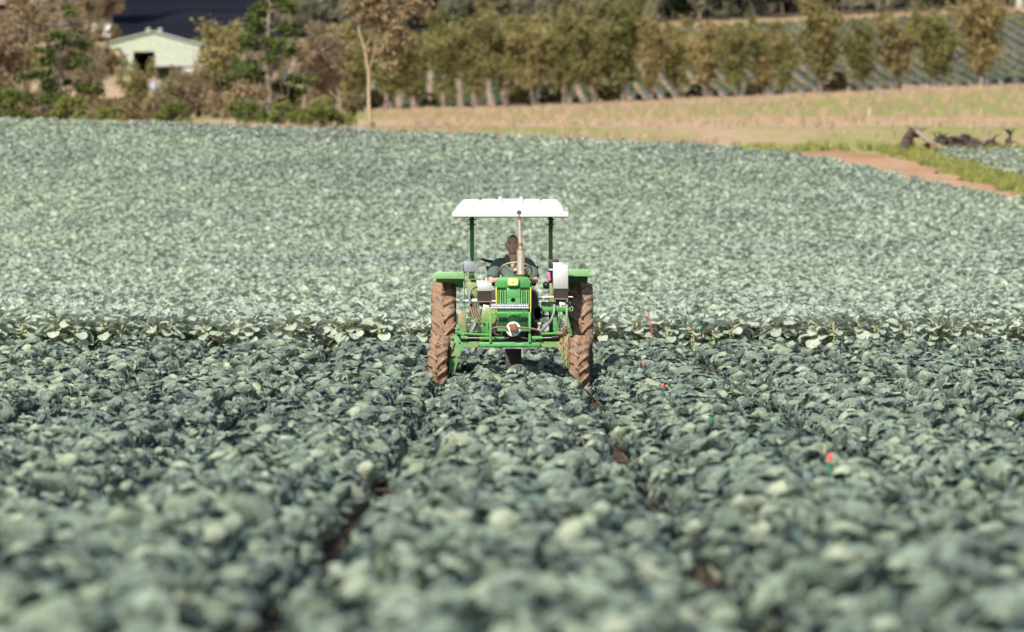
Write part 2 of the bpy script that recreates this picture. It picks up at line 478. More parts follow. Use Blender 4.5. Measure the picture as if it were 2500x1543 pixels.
# pasture / ground
m, nt, bs, N, L = new_mat('pasture')
p = position(nt)
mp = nd(nt, 'ShaderNodeMapping'); mp.inputs['Scale'].default_value = (0.05, 0.012, 0.0); L.new(p, mp.inputs[0])
st = noise(nt, 1.0, 5, 0.6, mp.outputs[0])
fine = noise(nt, 1.6, 6, 0.7, p)
sp = N.new('ShaderNodeSeparateXYZ'); L.new(p, sp.inputs[0])
dry = mixc(nt, ramp(nt, fine, 0.3, 0.7), (0.33, 0.225, 0.140), (0.44, 0.325, 0.215))
grn = mixc(nt, ramp(nt, fine, 0.3, 0.7), (0.19, 0.20, 0.062), (0.275, 0.27, 0.095))
band = math_(nt, 'MULTIPLY', ramp(nt, sp.outputs[1], 250, 300), ramp(nt, sp.outputs[1], 545, 470))
edge = math_(nt, 'MULTIPLY', ramp(nt, sp.outputs[1], 120, 150), ramp(nt, sp.outputs[1], 185, 165))
g = ramp(nt, math_(nt, 'ADD', st, math_(nt, 'ADD', math_(nt, 'MULTIPLY', band, 0.42), math_(nt, 'MULTIPLY', edge, 0.18))), 0.54, 0.70)
L.new(mixc(nt, g, dry, grn), bs.inputs['Base Color'])
bs.inputs['Roughness'].default_value = 0.95; bs.inputs['Specular IOR Level'].default_value = 0.1
bump(nt, bs, fine, 0.6, 0.15)
M_PASTURE = m
xs = np.unique(np.concatenate([np.linspace(-1500, -70, 30), np.linspace(-70, 70, 57), np.linspace(70, 1500, 30)]))
ds = np.unique(np.concatenate([np.linspace(-400, 0, 12), np.linspace(0, 100, 21), np.linspace(100, 250, 101), np.linspace(250, 640, 79), np.linspace(640, 1100, 60), np.linspace(1100, 2450, 25)]))
v, f = grid(xs, ds - CAM_D, ground_z)
tag(add('ground', raw_mesh('ground', v, f, [M_PASTURE])), 'dry pasture land rising into the hill behind the fields', 'ground', kind='structure')

# bare soil under both brassica fields, with raised beds and wheel ruts near the tractor
M_SOIL = soil('field_soil', (0.058, 0.040, 0.028), (0.105, 0.072, 0.050), 6.0, 0.8)
xs = np.arange(-11, 11.01, 0.125); ys = np.arange(6, 86.1, 0.5) - CAM_D
v, f = grid(xs, ys, bed_z, 0.03)
v[:, 2] += nrng.normal(0, 0.008, len(v))
tag(add('bed_soil', raw_mesh('bed_soil', v, f, [M_SOIL])), 'brown soil of the cabbage beds and wheel ruts', 'soil', kind='structure')

EDGE = [(-40, 236), (-25, 229), (-10, 222.3), (0, 217.6), (7, 214), (9.2, 211.6), (11, 208), (12.4, 204), (13.6, 199.5), (15.3, 193), (17, 186), (18.6, 178), (19.6, 168), (19.9, 150), (19.9, 85.5)]
EX = np.array([e[0] for e in EDGE]); ED = np.array([e[1] for e in EDGE])
def in_sprouts(x, d):
    """inside the big sprout field: nearer than its far edge, left of its right edge"""
    x = np.asarray(x, dtype=float); d = np.asarray(d, dtype=float)
    xr = np.interp(d, ED[:3:-1] if False else ED[::-1][:11], EX[::-1][:11])
    far = np.interp(x, EX[:5], ED[:5])
    return (d > 85.4) & (d < far) & (x < xr)
us = np.linspace(0, 1, 60); dd = np.concatenate([np.arange(85, 236, 2.0)])
xr = np.interp(dd, ED[::-1][:11], EX[::-1][:11])
def left_lim(d): return -(d * 0.09 + 6)
V = []; 
for d, xe in zip(dd, xr):
    if d > 214: xe = np.interp(-d, -ED[:5], EX[:5])
    x = left_lim(d) + (max(xe, left_lim(d) + .5) - left_lim(d)) * us
    V.append(np.stack([x, np.full_like(x, d - CAM_D), ground_z(x, d - CAM_D) + 0.06], 1))
nx = len(us); a = (np.arange(len(dd) - 1)[:, None] * nx + np.arange(nx - 1)[None]).ravel()
tag(add('field_soil', raw_mesh('field_soil', np.concatenate(V), np.stack([a, a + 1, a + nx + 1, a + nx], 1), [M_SOIL])),
    'brown soil beneath the hillside sprout field', 'soil', kind='structure')

# dirt track along the field corner
M_TRACK = soil('dirt', (0.33, 0.195, 0.115), (0.42, 0.265, 0.165), 2.0, 0.5, (0.28, 0.17, 0.10))
cl = np.array([(10.2, 214.3), (11.9, 212.2), (13.1, 207.4), (14.5, 201.5), (16.1, 195.0), (18.0, 187.0), (20.3, 176.0), (21.8, 150.0), (21.8, 120)])
tt = np.linspace(0, len(cl) - 1, 90)
cx = np.interp(tt, range(len(cl)), cl[:, 0]); cd = np.interp(tt, range(len(cl)), cl[:, 1])
for _ in range(6):
    cx[1:-1] = (cx[:-2] + 2 * cx[1:-1] + cx[2:]) / 4; cd[1:-1] = (cd[:-2] + 2 * cd[1:-1] + cd[2:]) / 4
V = []
for i in range(90):
    tx, ty = cx[min(i + 1, 89)] - cx[max(i - 1, 0)], cd[min(i + 1, 89)] - cd[max(i - 1, 0)]
    l = math.hypot(tx, ty); nx_, ny_ = -ty / l, tx / l
    wid = 1.0 * math.exp(-((cd[i] - 210.5) / 4.5) ** 2)
    wl = 1.75 + wid + 0.3 * math.sin(i * 0.9) + 0.15 * math.sin(i * 2.3); wr = 1.5 + wid + 0.3 * math.sin(i * 0.7 + 2)
    for s in np.linspace(-wr, wl, 7):
        px_, pd_ = cx[i] + nx_ * s, cd[i] + ny_ * s
        V.append((px_, pd_ - CAM_D, gz(px_, pd_ - CAM_D) + 0.085 - 0.03 * math.exp(-((abs(s) - .8) / .25) ** 2)))
a = (np.arange(89)[:, None] * 7 + np.arange(6)[None]).ravel()
tag(add('dirt_track', raw_mesh('dirt_track', np.array(V), np.stack([a, a + 1, a + 8, a + 7], 1), [M_TRACK])), 'pinkish dirt track curving round the field corner', 'track', kind='structure')

# pale soil of the hill that carries the crop rows, dark netting and shaded forest floor above
M_HILLSOIL = soil('hill_soil', (0.285, 0.20, 0.138), (0.36, 0.26, 0.185), 0.9, 0.5)
xs = np.linspace(-43, 95, 80); ds = np.linspace(629, 783, 70)
v, f = grid(xs, ds - CAM_D, ground_z, 0.10)
tag(add('crop_hill', raw_mesh('crop_hill', v, f, [M_HILLSOIL])), 'pale bare soil between the crop rows on the hill', 'soil', kind='structure')
M_WOODFLOOR = soil('forest_floor', (0.05, 0.038, 0.030), (0.085, 0.065, 0.048), 0.5, 0.5)  # shade under the trees put into this floor's dark colour
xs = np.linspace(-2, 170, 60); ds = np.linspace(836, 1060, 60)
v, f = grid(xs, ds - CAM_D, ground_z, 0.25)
tag(add('forest_floor', raw_mesh('forest_floor', v, f, [M_WOODFLOOR])), 'woodland floor with the shade of the trees put into its dark colour', 'ground', kind='structure')
m, nt, bs, N, L = new_mat('dark_netting')
p = position(nt)
mp = nd(nt, 'ShaderNodeMapping'); mp.inputs['Scale'].default_value = (0.02, 0.35, 0.35); L.new(p, mp.inputs[0])
n1 = noise(nt, 1.0, 4, 0.6, mp.outputs[0])
L.new(mixc(nt, ramp(nt, n1, 0.35, 0.7), (0.007, 0.008, 0.014), (0.017, 0.018, 0.026)), bs.inputs['Base Color'])
bs.inputs['Roughness'].default_value = 1.0; bs.inputs['Specular IOR Level'].default_value = 0.05
M_NET = m
xs = np.linspace(-66, -2.5, 60); ds = np.linspace(803, 1040, 80)
v, f = grid(xs, ds - CAM_D, ground_z, 0.4)
v[:, 2] += 0.25 * np.sin(v[:, 1] * 0.45) + 0.15 * np.sin(v[:, 0] * 0.6)
tag(add('crop_netting', raw_mesh('crop_netting', v, f, [M_NET])), 'dark navy netting sheet covering the slope behind the pale shed', 'netting')

# ------------------------------------------------------------------ leaves
def leaf_shape(L_, W, e0, e1, cup, ruffle, nu=9, nv=8, seed=0, pet=0.0, round_=1.25, crink=0.0025, fold=0.0):
    """a broad leaf growing from the origin along +x, elevation angle e0 at its base to e1 at its tip; returns verts, quads, uv, face materials"""
    r_ = random.Random(seed)
    V, U, F, FM = [], [], [], []
    # centre line
    pts = [(0.0, 0.0)]; n_pet = 2 if pet > 0 else 0
    ang = e0
    for k in range(n_pet):
        pts.append((pts[-1][0] + pet / n_pet * math.cos(e0), pts[-1][1] + pet / n_pet * math.sin(e0)))
    angs = [e0] * (n_pet + 1)
    st_ = [(1 - math.cos(PI * k / nv)) / 2 for k in range(nv + 1)]      # stations crowd at base and tip: round outline
    for k in range(nv):
        t = (st_[k] + st_[k + 1]) / 2; e = e0 + (e1 - e0) * t; dl = (st_[k + 1] - st_[k]) * L_
        pts.append((pts[-1][0] + dl * math.cos(e), pts[-1][1] + dl * math.sin(e))); angs.append(e)
    ph = [r_.uniform(0, 6.28) for _ in range(4)]
    tot = len(pts)
    for i, ((x, z), e) in enumerate(zip(pts, angs)):
        if i <= n_pet and pet > 0:
            w = 0.011; t = 0.0; blade = False
        else:
            t = st_[i - n_pet]; blade = True
            tq = 2 * t ** round_ - 1; w = W * max(0.07, math.sqrt(max(0.0, 1 - tq * tq))) if t < .5 else W * math.sqrt(max(0.0004, 1 - tq * tq))
        for j in range(nu):
            u = -1 + 2 * j / (nu - 1)
            nrm = (-math.sin(e), math.cos(e))
            off = 0.0
            if blade:
                off = cup * W * (u * u) * (0.4 + 0.6 * t) + ruffle * W * (abs(u) ** 2 * 0.8 + t ** 4 * 0.5) * math.sin(7 * t + 5 * u + ph[0]) + ruffle * W * 0.7 * (abs(u) ** 3 + t ** 6) * math.sin(13 * t - 8 * u + ph[1])
                off += r_.gauss(0, crink) + fold * W * abs(u)
            xo = x + nrm[0] * off - (0.25 * W * u * u * (1 - t) if blade else 0)
            V.append((xo, w * u * (1 - 0.10 * cup), z + nrm[1] * off)); U.append((u, max(t, 0.0)))
    for i in range(tot - 1):
        for j in range(nu - 1):
            a = i * nu + j
            F.append((a, a + 1, a + nu + 1, a + nu)); FM.append(1 if i < n_pet else 0)
    return np.array(V), np.array(F), np.array(U), np.array(FM)

def joined(name, items, mats):
    """one mesh out of [(verts, faces, uv, fm, matrix)]"""
    vs, fs, us_, ms, ti_, o = [], [], [], [], [], 0
    for q_, (v, f, u, fm, mx) in enumerate(items):
        ti_.append(np.full(len(v), (q_ * 0.618) % 1.0))
        M3 = np.array(mx)
        vs.append(v @ M3[:3, :3].T + M3[:3, 3]); fs.append(f + o); us_.append(u); ms.append(fm); o += len(v)
    return raw_mesh(name, np.concatenate(vs), np.concatenate(fs), mats, True, np.concatenate(ms), np.concatenate(us_), np.concatenate(ti_))

def mesh_of(name, item, mats):
    v, f, u, fm = item
    return raw_mesh(name, v, f, mats, True, fm, u, np.zeros(len(v)))

# savoy cabbage: crinkled head, cupped inner leaves, wide outer leaves
def head_shape(seed, r=0.078):
    r_ = random.Random(seed); n, k = 14, 9
    V, U, F = [], [], []
    for i in range(k + 1):
        th = PI * 0.62 * i / k
        for j in range(n + 1):
            a = 2 * PI * j / n
            rr = r * (1 + 0.07 * math.sin(3 * a + 4 * th + seed) + 0.05 * math.sin(5 * a - 7 * th) + r_.gauss(0, 0.012) * (0 < j < n))
            V.append((rr * math.sin(th) * math.cos(a), rr * math.sin(th) * math.sin(a), 0.125 + rr * 0.92 * math.cos(th)))
            U.append(((j / n * 2 - 1) * 0.9, 1 - i / k * 0.9))
    for i in range(k):
        for j in range(n):
            a = i * (n + 1) + j
            F.append((a, a + n + 1, a + n + 2, a + 1))
    return np.array(V), np.array(F), np.array(U), np.zeros(len(F), dtype=int)

INNER = [leaf_shape(0.245, 0.108, R(80), R(82 + 7 * s), 0.45, 0.05, 9, 8, 10 + s) for s in range(3)]
MIDDLE = [leaf_shape(0.255, 0.118, R(70), R(86 - 9 * s), 0.34, 0.06, 9, 8, 20 + s) for s in range(4)]
OUTER = [leaf_shape(0.265, 0.125, R(52), R(40 + 12 * s), 0.26, 0.07, 9, 8, 30 + s) for s in range(4)]
HEADS = [head_shape(3 + 5 * s) for s in range(3)]
CMATS = [M_CAB, M_HEAD]
ME_IN = [mesh_of('inner_leaf', s, [M_HEAD] if k < 2 else [M_CAB]) for k, s in enumerate(INNER)]
ME_MID = [mesh_of('middle_leaf', s, [M_HEAD] if k == 3 else [M_CAB]) for k, s in enumerate(MIDDLE)]
ME_OUT = [mesh_of('outer_leaf', s, CMATS) for s in OUTER]
ME_HEAD = [mesh_of('cabbage_head', s, [M_HEAD]) for s in HEADS]

def cabbage_layout(r_):
    """list of (kind, variant, base offset, rotation z, tilt, scale)"""
    out = [('head', r_.randrange(3), 0, r_.uniform(0, 6.28), r_.uniform(-.15, .15), r_.uniform(0.85, 1.12))]
    a0 = r_.uniform(0, 6.28)
    for k in range(5): out.append(('in', r_.randrange(3), 0.055, a0 + k * 1.257 + r_.uniform(-.25, .25), r_.uniform(-.1, .15), r_.uniform(.85, 1.1)))
    for k in range(6): out.append(('mid', r_.randrange(4), 0.035, a0 + .5 + k * 1.047 + r_.uniform(-.3, .3), r_.uniform(-.22, .22), r_.uniform(.85, 1.15)))
    for k in range(7): out.append(('out', r_.randrange(4), 0.025, a0 + .2 + k * .898 + r_.uniform(-.3, .3), r_.uniform(-.22, .28), r_.uniform(.8, 1.15)))
    return out
def part_matrix(off, rz, tilt, s, z0=0.0):
    return Matrix.Translation((off * math.cos(rz), off * math.sin(rz), z0)) @ Matrix.Rotation(rz, 4, 'Z') @ Matrix.Rotation(tilt, 4, 'Y') @ Matrix.Rotation(.38 * math.sin(rz * 37.0), 4, 'X') @ Matrix.Scale(s, 4)
SHAPES = {'head': HEADS, 'in': INNER, 'mid': MIDDLE, 'out': OUTER}
MESHES = {'head': ME_HEAD, 'in': ME_IN, 'mid': ME_MID, 'out': ME_OUT}
PARTNAME = {'head': 'head', 'in': 'leaf', 'mid': 'leaf', 'out': 'leaf'}
LAY = [cabbage_layout(random.Random(100 + k)) for k in range(7)]
def cabbage_mesh(k):
    it = []
    for (kind, var, off, rz, ti, s) in LAY[k]:
        v, f, u, fm = SHAPES[kind][var]
        it.append((v, f, u, fm + (1 if kind == 'head' or (kind == 'in' and var < 2) or (kind == 'mid' and var == 3) else 0), part_matrix(off, rz, ti, s)))
    return joined('cabbage', it, CMATS)

# sprout plant: stem, buds, long-stalked spoon leaves
SL_UP = [leaf_shape(0.14, 0.066, R(72), R(50 - 14 * s), 0.35, 0.06, 7, 6, 50 + s, pet=0.05) for s in range(3)]
SL_MID = [leaf_shape(0.175, 0.088, R(44 - 8 * s), R(-42 - 10 * s), 0.25, 0.06, 7, 6, 60 + s, pet=0.12) for s in range(4)]
SL_LOW = [leaf_shape(0.19, 0.090, R(4), R(-80 - 8 * s), 0.20, 0.07, 7, 6, 70 + s, pet=0.12) for s in range(3)]
SMATS = [M_SPR, M_STALK]
SSH = {'up': SL_UP, 'mid': SL_MID, 'low': SL_LOW}
SME = {k: [mesh_of('sprout_leaf', s, SMATS) for s in v] for k, v in SSH.items()}
def sprout_layout(r_, top=0.42):
    out = []; a = r_.uniform(0, 6.28)
    for k in range(6): out.append(('up', r_.randrange(3), 0.01, a + k * 1.05 + r_.uniform(-.3, .3), r_.uniform(-.3, .55), r_.uniform(.8, 1.1), top))
    for k in range(11): out.append(('mid', r_.randrange(4), 0.015, a + k * 2.4 + r_.uniform(-.3, .3), r_.uniform(-.3, .25), r_.uniform(.8, 1.15), top - .02 - k * .014))
    for k in range(14): out.append(('low', r_.randrange(3), 0.02, a + k * 2.4 + r_.uniform(-.4, .4), r_.uniform(-.35, .3), r_.uniform(.8, 1.1), top - .09 - k * .020))
    return out
SLAY = [sprout_layout(random.Random(300 + k)) for k in range(6)]
def stem_mesh(seed, top=0.42):
    b = B(); r_ = random.Random(seed)
    b.tube([(0, 0, -.03), (r_.uniform(-.02, .02), r_.uniform(-.02, .02), .25), (0, 0, top + .01)], [.022, .016], 6, 3)
    n1 = len(b.bm.faces)
    for k in range(14):
        a = k * 2.4; z = .08 + k * .019
        b.ball((.032 * math.cos(a), .032 * math.sin(a), z), (.017, .017, .018), u=6, v=4)
    me = b.mesh('sprout_stem', [M_STEM, M_BUD], 60)
    mi = np.zeros(len(me.polygons), dtype=np.int32); mi[n1:] = 1
    me.polygons.foreach_set('material_index', mi)
    return me
ME_STEM = [stem_mesh(s) for s in (1, 2, 3)]
def sprout_mesh(k):
    it = []
    for (kind, var, off, rz, ti, s, z0) in SLAY[k]:
        v, f, u, fm = SSH[kind][var]
        it.append((v, f, u, fm, part_matrix(off, rz, ti, s, z0)))
    # a plain four-sided stem
    r0, t = .02, .42
    v = np.array([(r0, r0, 0), (-r0, r0, 0), (-r0, -r0, 0), (r0, -r0, 0), (r0, r0, t), (-r0, r0, t), (-r0, -r0, t), (r0, -r0, t)], dtype=float)
    f = np.array([(0, 1, 5, 4), (1, 2, 6, 5), (2, 3, 7, 6), (3, 0, 4, 7)])
    it.append((v, f, np.zeros((8, 2)), np.ones(4, dtype=int), Matrix.Identity(4)))
    return joined('sprout_plant', it, SMATS)

# ------------------------------------------------------------------ scattering a mass nobody could count
def proto_collection(name, meshes):
    c = bpy.data.collections.new(name)
    for me in meshes:
        c.objects.link(bpy.data.objects.new(me.name, me))
    return c
def scatter(name, pos, rot, scl, idx, coll, label, cat):
    me = bpy.data.meshes.new(name)
    me.from_pydata([tuple(p) for p in pos], [], [])
    for nm, typ, data, key in (('rot', 'FLOAT_VECTOR', np.asarray(rot, np.float32).ravel(), 'vector'), ('scl', 'FLOAT_VECTOR', np.asarray(scl, np.float32).ravel(), 'vector'), ('idx', 'INT', np.asarray(idx, np.int32), 'value')):
        at = me.attributes.new(nm, typ, 'POINT'); at.data.foreach_set(key, data)
    o = add(name, me)
    g = bpy.data.node_groups.new(name, 'GeometryNodeTree')
    g.interface.new_socket('Geometry', in_out='INPUT', socket_type='NodeSocketGeometry')
    g.interface.new_socket('Geometry', in_out='OUTPUT', socket_type='NodeSocketGeometry')
    gi, go = g.nodes.new('NodeGroupInput'), g.nodes.new('NodeGroupOutput')
    ci = g.nodes.new('GeometryNodeCollectionInfo'); ci.inputs[0].default_value = coll; ci.inputs[1].default_value = True; ci.inputs[2].default_value = True
    ip = g.nodes.new('GeometryNodeInstanceOnPoints'); ip.inputs['Pick Instance'].default_value = True
    def attr(nm, typ):
        n = g.nodes.new('GeometryNodeInputNamedAttribute'); n.data_type = typ; n.inputs[0].default_value = nm
        return n.outputs[0]
    e2r = g.nodes.new('FunctionNodeEulerToRotation')
    g.links.new(attr('rot', 'FLOAT_VECTOR'), e2r.inputs[0])
    g.links.new(gi.outputs[0], ip.inputs['Points']); g.links.new(ci.outputs[0], ip.inputs['Instance'])
    g.links.new(attr('idx', 'INT'), ip.inputs['Instance Index']); g.links.new(e2r.outputs[0], ip.inputs['Rotation'])
    g.links.new(attr('scl', 'FLOAT_VECTOR'), ip.inputs['Scale']); g.links.new(ip.outputs[0], go.inputs[0])
    o.modifiers.new('scatter', 'NODES').node_group = g
    return tag(o, label, cat, kind='stuff')

# ------------------------------------------------------------------ cabbages
def cabbage_spots():
    out = []
    for bed in range(-6, 7):
        for row in (-0.62, -0.31, 0.0, 0.31, 0.62):
            x0 = bed * 1.75 + row; d = 10.5 + rng.uniform(0, .4)
            while d < 84.0:
                half = d * 0.09
                if abs(x0) < half + 1.6:
                    x = x0 + rng.gauss(0, .05); y = d - CAM_D
                    if not (rng.random() < 0.02):
                        s = rng.uniform(.64, 1.08) * (0.94 if abs(row) > .4 else 1.04)
                        out.append([x, y, float(bed_z(x, y)) + rng.gauss(.01, .022), rng.uniform(-.13, .13), rng.uniform(-.13, .13), rng.uniform(0, 6.28), s, rng.randrange(7)])
                d += 0.345 + rng.gauss(0, .04)
    return out
spots = cabbage_spots()
def seen(x, y, z):
    d = y + CAM_D
    return abs(x) / d < 0.0935 and (CAM_Z - z - .28) / d < 0.0565
spots.sort(key=lambda s: s[1])
near = [s for s in spots if seen(s[0], s[1], s[2])][:300]
near_ids = {id(s) for s in near}
rest = [s for s in spots if id(s) not in near_ids]
for s in near:
    t = thing('cabbage', 'blue-green savoy cabbage in the blurred foreground rows', 'cabbage', (s[0], s[1], s[2]), 0, 'savoy cabbages in the foreground')
    t.rotation_euler = (s[3], s[4], s[5]); t.scale = (s[6],) * 3
    for (kind, var, off, rz, ti, sc) in LAY[s[7]]:
        o = add(PARTNAME[kind], MESHES[kind][var], t)
        o.matrix_local = part_matrix(off, rz, ti, sc)
CABS = proto_collection('cabbage_shapes', [cabbage_mesh(k) for k in range(7)])
scatter('cabbage_field', [s[:3] for s in rest], [s[3:6] for s in rest], [[s[6]] * 3 for s in rest], [s[7] for s in rest], CABS,
        'rows of blue-green savoy cabbages stretching to the tractor and past it', 'cabbages')

# ------------------------------------------------------------------ sprout field on the slope
sp_spots = []
for d in np.arange(85.9, 236, 0.43):
    half = d * 0.09 + 2.5
    for x in np.arange(-half, min(half, 20.5), 0.36):
        xx = x + rng.gauss(0, .09); dj = d + rng.gauss(0, .12) + (0.25 * math.sin(x * 0.8) if d < 87 else 0)
        gap = (abs(dj - 177.5 - .12 * xx) < .55 and -12 < xx < 1) or (abs(dj - 205 - .1 * xx) < .6 and -3 < xx < 6)
        if in_sprouts(xx, dj) and rng.random() > (0.6 if gap else 0.015):
            sp_spots.append([xx, dj - CAM_D, gz(xx, dj - CAM_D) + .05, rng.uniform(-.16, .16), rng.uniform(-.16, .16), rng.uniform(0, 6.28), rng.uniform(.76, 1.0) * (1.12 if dj < 88 else 1.06 if dj < 95 else 1), rng.randrange(6)])
sp_spots.sort(key=lambda s: s[1])
fr = [s for s in sp_spots if abs(s[0]) / (s[1] + CAM_D) < .0925][:300]
ids = {id(s) for s in fr}
for s in fr:
    t = thing('sprout_plant', 'pale sage sprout plant in the nearest rows behind the cabbages', 'sprout plant', (s[0], s[1], s[2]), 0, 'sprout plants at the near edge of their field')
    t.rotation_euler = (s[3], s[4], s[5]); t.scale = (s[6],) * 3
    add('stem', ME_STEM[s[7] % 3], t)
    for (kind, var, off, rz, ti, sc, z0) in SLAY[s[7]]:
        add('leaf', SME[kind][var], t).matrix_local = part_matrix(off, rz, ti, sc, z0)
SPRS = proto_collection('sprout_shapes', [sprout_mesh(k) for k in range(6)])
rest = [s for s in sp_spots if id(s) not in ids]
scatter('sprout_field', [s[:3] for s in rest], [s[3:6] for s in rest], [[s[6]] * 3 for s in rest], [s[7] for s in rest], SPRS,
        'pale sage sprout plants covering the rising slope behind the tractor', 'sprout plants')
# smaller brassica plot beyond the track
s2 = []
for d in np.arange(202.5, 213.2, 0.55):
    xl = np.interp(d, [202.5, 213], [18.2, 16.1])
    for x in np.arange(xl, 27, 0.5):
        xx, dj = x + rng.gauss(0, .08), d + rng.gauss(0, .1)
        s2.append([xx, dj - CAM_D, gz(xx, dj - CAM_D) + .04, rng.uniform(-.15, .15), rng.uniform(-.15, .15), rng.uniform(0, 6.28), rng.uniform(.65, .85), rng.randrange(6)])
scatter('brassica_plot', [s[:3] for s in s2], [s[3:6] for s in s2], [[s[6]] * 3 for s in s2], [s[7] for s in s2], SPRS,
        'small plot of blue-green brassicas beyond the dirt track at right', 'brassicas')

# ------------------------------------------------------------------ grass
def blades(n, h, w, seed, lean=.5):
    r_ = np.random.default_rng(seed)
    V, F = [], []
    for i in range(n):
        a, b = r_.uniform(0, 6.28), r_.uniform(0, 6.28)
        x, y = r_.normal(0, .06, 2); hh = h * r_.uniform(.5, 1.1); le = lean * hh * r_.uniform(.2, 1)
        ca, sa = math.cos(a) * w, math.sin(a) * w
        k = len(V)
        V += [(x - ca, y - sa, 0), (x + ca, y + sa, 0), (x + math.cos(b) * le * .35 + ca * .7, y + math.sin(b) * le * .35 + sa * .7, hh * .6), (x + math.cos(b) * le * .35 - ca * .7, y + math.sin(b) * le * .35 - sa * .7, hh * .6),
              (x + math.cos(b) * le, y + math.sin(b) * le, hh)]
        F += [(k, k + 1, k + 2, k + 3), (k + 3, k + 2, k + 4, k + 4)]
    return np.array(V), [f[:4] if f[3] != f[2] else f[:3] for f in F]
def tuft(name, n, h, w, seed, mat, lean=.5):
    v, f = blades(n, h, w, seed, lean)
    me = bpy.data.meshes.new(name); me.from_pydata([tuple(x) for x in v], [], f); me.materials.append(mat)
    return me
M_DRYGRASS = foliage('dry_grass', [(0.39, 0.285, 0.18), (0.48, 0.365, 0.245), (0.33, 0.25, 0.13)], scale=2, trans=0.15)
M_WEEDS = foliage('green_weeds', [(0.19, 0.225, 0.05), (0.29, 0.31, 0.08), (0.44, 0.37, 0.15)], scale=5, trans=0.2)
DRY = proto_collection('dry_tufts', [tuft('dry_tuft', 16, .55, .012, k, M_DRYGRASS) for k in range(4)])
GRN = proto_collection('weed_tufts', [tuft('weed_tuft', 18, .42, .016, 10 + k, M_WEEDS) for k in range(4)])
pts = []
for _ in range(2600):                                            # verge between the track and the small plot
    d = rng.uniform(184, 216.5); xl = np.interp(d, [184, 195, 202, 209.8, 213, 216.5], [20.3, 17.5, 16.3, 15.3, 14.5, 13.6]) + rng.gauss(0, .15)
    xr_ = np.interp(d, [184, 201, 202, 213, 213.5, 216.5], [26, 20, 18.3, 16.2, 19, 20])
    if xr_ > xl: pts.append((rng.uniform(xl, xr_), d))
for _ in range(260):                                             # grassy lip beyond the corner of the field
    x = rng.uniform(8.5, 19); d = np.interp(x, [8.5, 12, 19], [216.5, 216.8, 217]) + rng.gauss(0, .6); pts.append((x, d))
scatter('weed_verge', [(x, d - CAM_D, gz(x, d - CAM_D) + .02) for x, d in pts], [(0, 0, rng.uniform(0, 6.28)) for _ in pts], [[rng.uniform(.7, 1.2), rng.uniform(.7, 1.2), rng.uniform(.25, 1.0) ** 1.5] for _ in pts], [rng.randrange(4) for _ in pts], GRN,
        'yellow-green weeds and grass on the verge beside the dirt track', 'grass')
pts = []
for _ in range(2600):                                            # long dry grass along the foot of the tree row
    x, y = from_px(rng.uniform(700, 2560), 614 + rng.gauss(0, 3.2)); pts.append((x, y, rng.uniform(.6, 1.25)))
for _ in range(1500):                                            # far lip of the field, left
    x = rng.uniform(-24, 8); d = np.interp(x, EX[:5], ED[:5]) + abs(rng.gauss(0, 2.5)) + .8; pts.append((x, d - CAM_D, rng.uniform(.6, 1.1)))
for _ in range(2500):                                            # verge under the woodland
    x, y = from_px(rng.uniform(1450, 2560), rng.uniform(786, 832)); pts.append((x, y, rng.uniform(.7, 1.6)))
for _ in range(1600):                                            # paddock
    d = rng.uniform(222, 600); x, y = from_px(rng.uniform(850, 2560), d)
    if x > np.interp(d, [222, 300], [-2, -8]): pts.append((x, y, rng.uniform(.4, .9) * (1 + (d - 222) / 250)))
scatter('dry_grass', [(x, y, gz(x, y)) for x, y, s in pts], [(0, 0, rng.uniform(0, 6.28)) for _ in pts], [[s * 1.2, s * 1.2, s * .8] for x, y, s in pts], [rng.randrange(4) for _ in pts], DRY,
        'straw-coloured dry grass over the paddock and under the tree row', 'grass')

# ------------------------------------------------------------------ trees
def tubes_mesh(name, segs, mat, sides=5):
    """segs: list of (p0, p1, r0, r1) tapered limbs joined into one mesh"""
    n = len(segs)
    p0 = np.array([s[0] for s in segs]); p1 = np.array([s[1] for s in segs])
    r0 = np.array([s[2] for s in segs]); r1 = np.array([s[3] for s in segs])
    t = p1 - p0; t /= np.maximum(np.linalg.norm(t, axis=1, keepdims=True), 1e-6)
    ref = np.where(np.abs(t[:, 2:3]) > .9, np.array([[1., 0, 0]]), np.array([[0, 0, 1.]]))
    a = np.cross(t, ref); a /= np.linalg.norm(a, axis=1, keepdims=True); b = np.cross(t, a)
    V = []
    for (p, r) in ((p0, r0), (p1, r1)):
        for k in range(sides):
            q = 2 * PI * k / sides
            V.append(p + (a * math.cos(q) + b * math.sin(q)) * r[:, None])
    V = np.stack(V, 1).reshape(-1, 3)
    base = np.arange(n)[:, None] * 2 * sides
    F = np.concatenate([np.stack([base[:, 0] + k, base[:, 0] + (k + 1) % sides, base[:, 0] + sides + (k + 1) % sides, base[:, 0] + sides + k], 1) for k in range(sides)])
    return raw_mesh(name, V, F, [mat])

